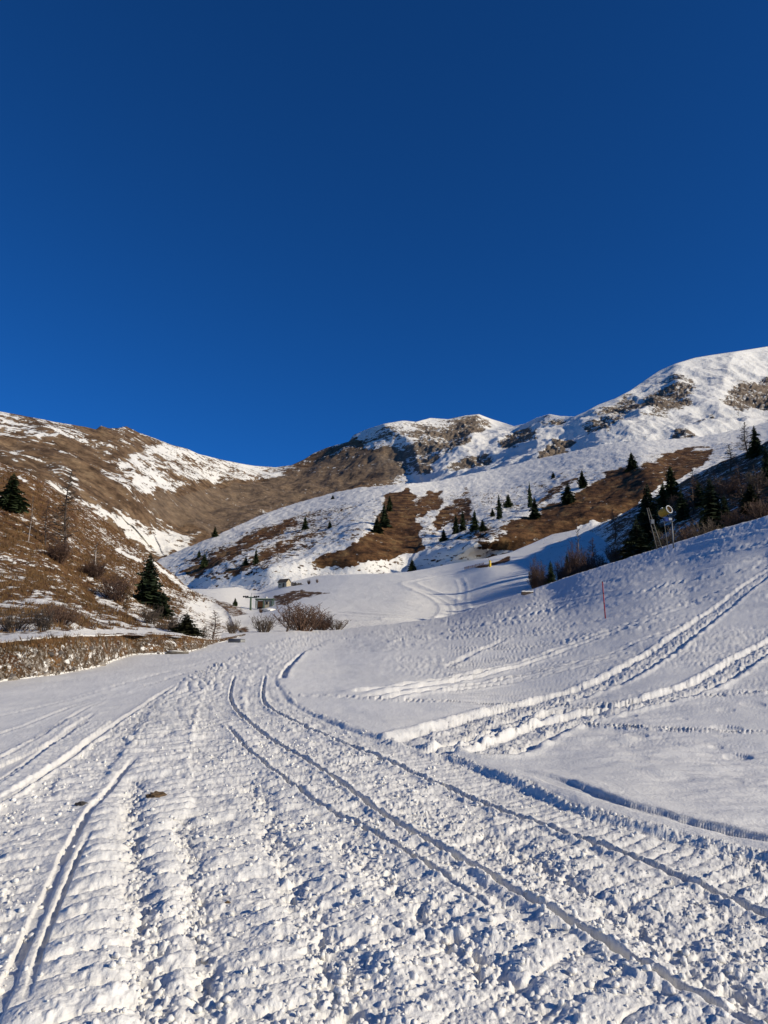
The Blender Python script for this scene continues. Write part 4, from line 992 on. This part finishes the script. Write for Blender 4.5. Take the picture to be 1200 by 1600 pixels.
# small rubble on the bank, uncountable
g = Geo(); tet = [Vector((1, 0, -0.5)), Vector((-0.6, 0.9, -0.5)), Vector((-0.6, -0.9, -0.5)), Vector((0.1, 0, 0.9)), Vector((0.7, 0.6, 0.5))]
for k in range(1500):
    j = int(U(60, K.X.shape[1] - 30)); i = int(K.rows * (0.12 + 0.75 * rnd.random()))
    p = Vector((K.X[i, j], K.Y[i, j], K.Z[i, j])); s_ = U(0.015, 0.05); q = Matrix.Rotation(U(0, 6), 3, 'Z') @ Matrix.Rotation(U(0, 3), 3, 'X')
    b_ = len(g.v); g.v += [p + q @ (t_ * s_ * U(0.7, 1.3)) for t_ in tet]
    for f_ in ((0, 1, 4), (1, 3, 4), (3, 0, 4), (1, 2, 3), (2, 0, 3), (0, 2, 1)): g.f.append(tuple(b_ + x_ for x_ in f_))
o = g.build('rubble', M['stone']); finish(o, 'small pale rubble lying all over the earth bank', 'rubble', kind='stuff')

# dry grass: bank edge and the near hillside
g = Geo()
def tuft(p, h, n, w):
    for k in range(n):
        a = U(0, 6.28); d = Vector((math.cos(a), math.sin(a), 0)); o_ = p + d * U(0, 0.09); l = h * U(0.6, 1.15)
        tip = o_ + d * l * U(0.2, 0.9) + Vector((0, 0, l * U(0.6, 1))); sd2 = Vector((-d.y, d.x, 0)) * w
        g.tri(o_ - sd2 - Vector((0, 0, 0.03)), o_ + sd2 - Vector((0, 0, 0.03)), tip)
for k in range(650):
    j = int(U(20, K.X.shape[1] - 12)); i = int(K.rows * (0.70 + 0.29 * rnd.random())) if rnd.random() < 0.7 else int(K.rows * (0.2 + 0.6 * rnd.random()))
    tuft(Vector((K.X[i, j], K.Y[i, j], K.Z[i, j])), U(0.08, 0.22), 7, 0.010)
bsn = hillside.data.attributes['snow'].data; nB = B.X.shape[1]
for k in range(15000):
    j = int(U(0, nB - 1)); i = int(B.rows * (0.05 + 0.93 * rnd.random()))
    if bsn[i * nB + j].value > 0.50: continue
    d_ = B.D[i, j]; tuft(Vector((B.X[i, j], B.Y[i, j], B.Z[i, j])), 0.22 + d_ * 0.0016, 5, 0.010 + d_ * 0.00022)
o = g.build('dry_grass', M['straw']); finish(o, 'straw coloured dry grass tufts covering the left hillside', 'grass', kind='stuff')

# loose crumbs of snow thrown up by the tracks
g = Geo(); import bmesh
bm = bmesh.new(); bmesh.ops.create_icosphere(bm, subdivisions=1, radius=1); iv = [v.co.copy() for v in bm.verts]; iff = [tuple(v.index for v in f.verts) for f in bm.faces]; bm.free()
okm = (rough[:A.rows] > 0) & (A.D[:A.rows] < 13) & (A.D[:A.rows] > 2.4)
ii, jj = np.nonzero(okm); wgt = (cl[:A.rows][okm] * (0.25 + rise[:A.rows][okm])) ; wgt = wgt * A.D[:A.rows][okm] ** 1.2; wgt = wgt / wgt.sum()
pick = np.random.RandomState(3).choice(len(ii), 4200, p=wgt)
for q in pick:
    i, j = ii[q], jj[q]; p = Vector((A.X[i, j], A.Y[i, j], A.Z[i, j])); s_ = 0.005 + 0.017 * rnd.random() ** 2.6
    mr = Matrix.Rotation(U(0, 6), 3, 'Z') @ Matrix.Rotation(U(0, 3), 3, 'X'); e_ = (U(0.7, 1.3), U(0.7, 1.3), U(0.6, 1.0)); b_ = len(g.v)
    for c_ in iv: g.v.append(p + mr @ Vector((c_.x * e_[0], c_.y * e_[1], c_.z * e_[2])) * s_ * U(0.8, 1.2) + Vector((0, 0, s_ * 0.3)))
    g.f += [tuple(b_ + t_ for t_ in f_) for f_ in iff]
o = g.build('snow_crumbs', M['piste'], None, True); finish(o, 'loose crumbs of snow scattered over the churned track', 'snow', kind='stuff')

# dirt on the track
M['dirt'] = flat('frozen_dirt', (0.13, 0.085, 0.045), var=0.6, sc_=40); M['dark_dirt'] = flat('dark_dirt', (0.055, 0.048, 0.042), var=0.5, sc_=40)
def clod(px, py, wpx, f, m, label, seed, tufts=0):
    p = A.at(px, py); s_ = scale_at(p) * wpx / 2
    o = link('dirt_clod', lump_mesh('dirt_clod', seed, M[m], f, 3, 0.9), None, (p.x, p.y, p.z - s_ * 0.06), (0.1, 0.1, 0.2), (s_, s_ * 0.7, s_))
    return finish(o, label, 'dirt', 'dirt clods on the track')
clod(128, 1256, 22, 0.35, 'dark_dirt', 'flat dark dirt clod, leftmost on the track', 91)
clod(246, 1243, 34, 0.42, 'dirt', 'largest brown dirt clod lying on the track', 92)
clod(285, 1250, 11, 0.4, 'dark_dirt', 'small dark dirt bit right of the largest clod', 93)
clod(355, 1409, 9, 0.7, 'dirt', 'small brown pellet nearest the camera on the track', 94)

# ---- red piste pole ---------------------------------------------------------------------------
M['red'] = flat('red_plastic', (0.36, 0.03, 0.035), 0.45, var=0.15); M['red_dark'] = flat('dark_tip', (0.05, 0.012, 0.012), 0.5)
p = A.at(945.5, 968); s_ = scale_at(p); H = 58 * s_
t = empty('piste_pole', (p.x, p.y, p.z - 0.12)); t.rotation_euler = (0, math.radians(-1.6), 0)
Geo().tube([(0, 0, 0), (0, 0, H * 0.5), (0, 0, H + 0.06)], [0.032, 0.03, 0.027], 10).build('shaft', M['red'], t, True)
Geo().lathe([(0.0271, H + 0.061), (0.030, H + 0.062), (0.030, H + 0.10), (0.02, H + 0.12), (0.0, H + 0.121)], 10).build('cap', M['red_dark'], t, True)
for hz in (0.45, 0.72): Geo().lathe([(0.0315, H * hz), (0.035, H * hz + 0.005), (0.035, H * hz + 0.045), (0.0315, H * hz + 0.05)], 10).build('band', M['red_dark'], t, True)
finish(t, 'thin red piste marker pole standing on the right snow slope', 'pole')

# ---- snow gun on its pole ------------------------------------------------------------------------
M['yellow'] = flat('yellow_paint', (0.52, 0.27, 0.03), 0.5, var=0.15); M['white_metal'] = flat('white_metal', (0.52, 0.50, 0.44), 0.45, var=0.08)
M['black'] = flat('black_rubber', (0.018, 0.018, 0.02), 0.5); M['blue'] = flat('blue_paint', (0.03, 0.06, 0.20), 0.5); M['galv'] = flat('galvanised_steel', (0.20, 0.20, 0.19), 0.55, 0.3, 0.15)
p = A.at(1052, 857); s_ = scale_at(p)
t = empty('snow_gun', (p.x, p.y, p.z - 0.2)); hh = (857 - 797) * s_ + 0.2
Geo().tube([(0, 0, 0), (0, 0, hh - 1.3 * 0.9)], 0.075, 10).build('mast', M['galv'], t, True)
bxs = Geo().box((-0.5, -0.05, hh - 1.02), (0.55, 0.5, 0.42)).build('control_box', M['blue'], t)
Geo().box((-0.24, -0.315, hh - 1.0), (0.34, 0.03, 0.26)).build('panel', M['white_metal'], bxs)
Geo().tube([(0, 0, hh - 1.25), (-0.25, 0, hh - 0.85), (-0.42, 0, hh - 0.45)], 0.055, 8).build('yoke', M['black'], t, True)
Geo().box((-0.42, 0, hh - 1.24), (1.1, 0.5, 0.05)).build('platform', M['galv'], t)
head = Geo()
head.lathe([(0.0, -0.95), (0.40, -0.95), (0.50, -0.85), (0.55, -0.5), (0.52, 0.0), (0.49, 0.45), (0.44, 0.45), (0.42, 0.0), (0.0, -0.2)], 28, 'Y')
hd = head.build('barrel', M['yellow'], t, True); hd.scale = (0.86, 0.86, 0.86); hd.location = (-0.52, 0, hh - 0.06); hd.rotation_euler = (math.radians(14), 0, math.radians(180 + 28))
rg_ = Geo(); rg_.lathe([(0.43, 0.46), (0.52, 0.46), (0.545, 0.52), (0.52, 0.57), (0.43, 0.57), (0.43, 0.46)], 28, 'Y'); rg_.build('nozzle_ring', M['white_metal'], hd, True)
fn = Geo()
for k in range(7):
    a_ = 6.283 * k / 7; fn.box((0.24 * math.cos(a_), 0.30, 0.24 * math.sin(a_)), (0.34, 0.02, 0.10), 0, ('Y', -a_))
fn.lathe([(0.0, 0.26), (0.1, 0.26), (0.1, 0.34), (0.0, 0.38)], 12, 'Y'); fn.build('fan', M['black'], hd)
Geo().box((0, -0.55, 0.60), (0.16, 0.3, 0.14)).build('lifting_lug', M['white_metal'], hd)
finish(t, 'yellow fan snow gun with white nozzle ring on a pole', 'snow gun')

# leaning twin pole with rungs
p = A.at(1033, 857); s_ = scale_at(p); H = 66 * s_
M['grey_wood'] = flat('weathered_wood', (0.17, 0.15, 0.115), 0.8, var=0.25)
t = empty('twin_pole_ladder', (p.x, p.y, p.z - 0.15))
tx = -16 * s_
for dx_ in (-0.42, 0.16):
    Geo().tube([(dx_ - 0.05, 0, 0), (tx + dx_ * 0.35, 0, H)], [0.07, 0.05], 8).build('rail', M['grey_wood'], t, True)
for k in range(9):
    f = (k + 0.8) / 9.5; c0 = Vector((-0.47, 0, 0)).lerp(Vector((tx - 0.147, 0, H)), f); c1 = Vector((0.11, 0, 0)).lerp(Vector((tx + 0.056, 0, H)), f)
    Geo().tube([c0, c1], 0.03, 6).build('rung', M['grey_wood'], t, True)
Geo().box((tx * 0.68, -0.12, H * 0.66), (0.36, 0.2, 0.5)).build('junction_box', M['galv'], t)
finish(t, 'leaning weathered twin pole ladder left of the snow gun', 'ladder')
p = A.at(1043, 857); t = Geo().tube([(0, 0, -0.3), (0, 0, 1.0), (-0.15, 0, 3.0)], [0.05, 0.045, 0.03], 8)
b_ = t.build('timber_post', M['grey_wood'], None, True); b_.location = p; finish(b_, 'thin wooden post between the ladder and the snow gun', 'post')

# ---- snow lance with yellow pad, red net, snow topped beam -----------------------------------------
p = G.at(766, 886); s_ = scale_at(p)
M['pad'] = flat('yellow_pad', (0.75, 0.48, 0.03), 0.6, var=0.1)
t = empty('snow_lance', (p.x, p.y, p.z - 0.15))
Geo().lathe([(0.0, 0.0), (0.34, 0.0), (0.36, 0.2), (0.36, 2.0), (0.30, 2.15), (0.0, 2.16)], 14).build('pad', M['pad'], t, True)
Geo().tube([(0, 0, 2.1), (-0.35, 0, 2.5), (-1.3, 0, 4.0)], [0.07, 0.06, 0.04], 7).build('lance', M['grey_wood'], t, True)
Geo().box((0.0, -0.36, 1.5), (0.3, 0.02, 0.25)).build('plate', M['white_metal'], t)
finish(t, 'yellow padded snow lance at the far edge of the piste', 'snow lance')
M['net'] = flat('red_net', (0.22, 0.05, 0.03), 0.8, var=0.3, sc_=2)
pts = [G.at(726 + 6 * k, 890 - 1.35 * k) for k in range(6)]
t = empty('safety_net', pts[0])
for k, q in enumerate(pts):
    r0 = q - pts[0]; Geo().tube([(r0.x, r0.y, r0.z - 0.2), (r0.x, r0.y, r0.z + 0.95)], 0.04, 6).build('post', M['net'], t)
    if k:
        l0 = pts[k - 1] - pts[0]; w_ = Geo()
        for m_ in range(5):
            z0 = 0.12 + 0.17 * m_; w_.tube([(l0.x, l0.y, l0.z + z0), ((l0.x + r0.x) / 2, (l0.y + r0.y) / 2, (l0.z + r0.z) / 2 + z0 - 0.05), (r0.x, r0.y, r0.z + z0)], 0.05, 4)
        w_.build('netting', M['net'], t)
finish(t, 'low rust red safety net left of the yellow lance', 'net')
p = A.at(824, 929); s_ = scale_at(p)
t = empty('timber_beam', (p.x, p.y, p.z), 0.1)
Geo().box((0, 0, 0.12), (18 * s_, 0.45, 0.4)).build('beam', M['bark'], t)
cap = Geo()
for k in range(7):
    cap.box(((k - 3) * 18 * s_ / 7.02, 0, 0.39 + 0.02 * math.sin(k * 2.1)), (18 * s_ / 7.05, 0.5, 0.14))
cap.build('snow_cap', M['piste'], t)
finish(t, 'snow covered timber beam at the end of the crest below the thicket', 'beam')

# ---- grey pipe and log near the bank ---------------------------------------------------------------
p = A.at(369, 1004); s_ = scale_at(p)
t = empty('drain_pipe', (p.x, p.y, p.z + 0.06), 0.15); hl = 13 * s_
t.rotation_euler = (0, 0, 0.2)
pg = Geo(); r0 = 4.2 * s_
b0 = len(pg.v)
prof = [(r0 * 0.82, -hl), (r0, -hl), (r0, -hl * 0.5), (r0 * 1.04, -hl * 0.49), (r0 * 1.04, -hl * 0.45), (r0, -hl * 0.44), (r0, hl), (r0 * 0.82, hl), (r0 * 0.82, -hl)]
pg.lathe(prof, 18, 'Y'); pp = pg.build('pipe', M['galv'], t, True); pp.rotation_euler = (0, 0, PI / 2)
Geo().box((0, 0, -r0 * 0.75), (hl * 1.7, r0 * 1.2, r0 * 0.6)).build('cradle', M['grey_wood'], t)
finish(t, 'short grey drain pipe lying on the snow by the track', 'pipe')
p = A.at(277, 1021); s_ = scale_at(p); l_ = 17 * s_
t = empty('log', (p.x, p.y, p.z + 0.05), 0.12)
Geo().tube([(-l_, 0, 0), (-l_ * 0.3, 0.02, 0.01), (l_ * 0.4, -0.02, 0.0), (l_, 0.0, 0.02)], [2.6 * s_, 2.5 * s_, 2.2 * s_, 2.0 * s_], 10).build('trunk', M['grey_wood'], t, True)
Geo().tube([(-l_ * 0.9, 0, 2.3 * s_), (-l_ * 0.3, 0.02, 2.6 * s_), (l_ * 0.5, -0.02, 2.2 * s_)], [0.6 * s_, 1.3 * s_, 0.7 * s_], 8).build('snow_cap', M['piste'], t, True)
finish(t, 'grey log with a little snow at the foot of the bank', 'log')

# ---- lift station, pylon, hut, ruin ------------------------------------------------------------------
M['green'] = flat('green_steel', (0.075, 0.12, 0.075), 0.5, var=0.15); M['hut_wall'] = flat('hut_wall', (0.42, 0.36, 0.25), var=0.25, sc_=2); M['hut_dark'] = flat('dark_planks', (0.09, 0.07, 0.05), var=0.3, sc_=3)
M['orange'] = flat('orange_board', (0.40, 0.17, 0.06), var=0.3)
p = G.at(391.5, 953); s_ = scale_at(p); H = 21 * s_
t = empty('lift_pylon', (p.x, p.y, p.z - 0.3))
Geo().tube([(0, 0, 0), (0, 0, H + 0.3)], [0.30, 0.24], 12).build('mast', M['green'], t, True)
Geo().box((0.1, 0, H + 0.1), (19 * s_, 0.3, 0.28)).build('crossarm', M['green'], t)
for sx in (-1, 1):
    q = Geo()
    for k in range(3): q.lathe([(0.0, -0.08), (0.26, -0.08), (0.26, 0.08), (0.0, 0.08)], 12, 'Y', (0.1 + sx * 8.5 * s_ + (k - 1) * 0.55, -0.26, H + 0.30))
    q.build('sheave_train', M['black'], t)
Geo().tube([(0.0, 0, H + 0.2), (0.25, 0, H + 1.4)], [0.08, 0.05], 6).build('antenna', M['galv'], t)
finish(t, 'green lift pylon with a crossarm beside the little station', 'pylon')
p = G.at(413, 950); s_ = scale_at(p)
t = empty('lift_station', (p.x, p.y, p.z - 0.2))
W2 = 13.5 * s_; H = 13.5 * s_
for sx in (-1, -0.1, 1):
    for sy in (-1, 1): Geo().box((sx * (W2 - 0.16), sy * 1.5, H / 2), (0.26, 0.26, H - 0.02)).build('post', M['green'], t)
Geo().box((0, 0, H + 0.14), (2 * W2 + 0.3, 3.7, 0.26)).build('roof', M['green'], t)
Geo().box((0, 0.1, H + 0.33), (2 * W2 - 0.3, 3.2, 0.12)).build('roof_snow', M['piste'], t)
Geo().box((-W2 * 0.52, 0.9, H * 0.47), (W2 * 0.72, 0.15, H * 0.9)).build('back_wall', M['hut_dark'], t)
Geo().box((-W2 * 0.52, 0.0, H * 0.5), (W2 * 0.6, 0.12, H * 0.62)).build('orange_panel', M['orange'], t)
Geo().box((W2 * 0.48, -0.6, H * 0.45), (W2 * 0.78, 1.5, H * 0.88)).build('cabin', M['hut_wall'], t)
w_ = Geo().box((W2 * 0.30, -1.37, H * 0.62), (W2 * 0.24, 0.05, H * 0.30)).build('window', M['black'], t)
Geo().box((W2 * 0.30, -1.40, H * 0.455), (W2 * 0.30, 0.10, 0.06)).build('sill', M['grey_wood'], w_)
Geo().lathe([(0.0, H + 0.3), (0.36, H + 0.3), (0.44, H + 0.62), (0.30, H + 0.92), (0.0, H + 0.98)], 14, 'Z', (W2 * 0.12, 0, 0)).build('beacon', M['white_metal'], t, True)
finish(t, 'small green framed lift station with beige cabin', 'building')
p = G.at(421, 955); s_ = scale_at(p)
o = link('snow_heap', lump_mesh('snow_heap', 95, M['piste'], 0.30, 3), None, (p.x, p.y, p.z + 0.1), (0, 0, 0.2), (13 * s_, 8 * s_, 13 * s_)); finish(o, 'rounded heap of snow in front of the lift station', 'snow heap')
def house(px, py, wpx, hpx, label, wallm, name='stone_hut'):
    p = G.at(px, py); s_ = scale_at(p); w_ = wpx * s_; h_ = hpx * s_; d_ = w_ * 0.7
    t = empty(name, (p.x, p.y, p.z - 0.3), math.radians(-28))
    eave = h_ * 0.62
    g_ = Geo(); g_.box((0, 0, eave / 2), (w_, d_, eave)); b_ = len(g_.v)
    for xx in (-w_ / 2, w_ / 2): g_.v += [Vector((xx, -d_ / 2, eave)), Vector((xx, d_ / 2, eave)), Vector((xx, 0, h_))]
    g_.f += [(b_, b_ + 1, b_ + 2), (b_ + 3, b_ + 5, b_ + 4)]
    g_.build('wall', M[wallm], t)
    for sy in (-1, 1):
        rf = Geo(); e0 = Vector((-w_ / 2 - 0.25, sy * (d_ / 2 + 0.25), eave - 0.12)); e1 = Vector((w_ / 2 + 0.25, sy * (d_ / 2 + 0.25), eave - 0.12)); r0 = Vector((-w_ / 2 - 0.25, 0, h_ + 0.05)); r1 = Vector((w_ / 2 + 0.25, 0, h_ + 0.05)); th = Vector((0, 0, 0.16))
        rf.quad(e0 + th, e1 + th, r1 + th, r0 + th); rf.quad(e0, r0, r1, e1); rf.quad(e0, e1, e1 + th, e0 + th); rf.quad(e0, e0 + th, r0 + th, r0); rf.quad(e1, r1, r1 + th, e1 + th)
        rf.build('roof', M['hut_dark'], t)
    Geo().box((w_ * 0.15, -d_ / 2 - 0.02, eave * 0.40), (0.8, 0.08, eave * 0.78)).build('door', M['hut_dark'], t)
    Geo().box((-w_ * 0.28, -d_ / 2 - 0.02, eave * 0.55), (0.6, 0.08, 0.5)).build('window', M['black'], t)
    finish(t, label, 'hut'); return t
house(444, 917, 16, 13, 'small beige hut with dark roof on the snow behind the station', 'hut_wall')
p = G.at(465, 914); s_ = scale_at(p)
t = empty('ruined_wall', (p.x, p.y, p.z - 0.2), 0.1)
for k in range(16):
    xx = (k - 7.5) * 1.25 * s_; hgt = (7 - 0.22 * k) * s_ * U(0.55, 1.0)
    Geo().box((xx, U(-0.2, 0.2), hgt / 2), (1.2 * s_, 1.1, hgt), U(-0.05, 0.05)).build('stone_block', M['dark_stone'], t)
finish(t, 'low ruined dark stone wall right of the small hut', 'wall')
for (px_, py_, w_, h_, l_) in [(482, 913, 7, 8, 'small round bush right of the ruined wall'), (495, 911, 5, 7, 'second small bush further right of the ruined wall'), (408, 958, 8, 8, 'tiny shrub in front of the lift station')]:
    tree('shrub', SHR, 3, G, px_, py_, py_ - h_, w_, l_, 'small bushes near the station')
tree('spruce_tree', SPR, 2, G, 367, 947, 934, 9, 'tiny dark spruce at the toe of the brown hillside', 'small bushes near the station')
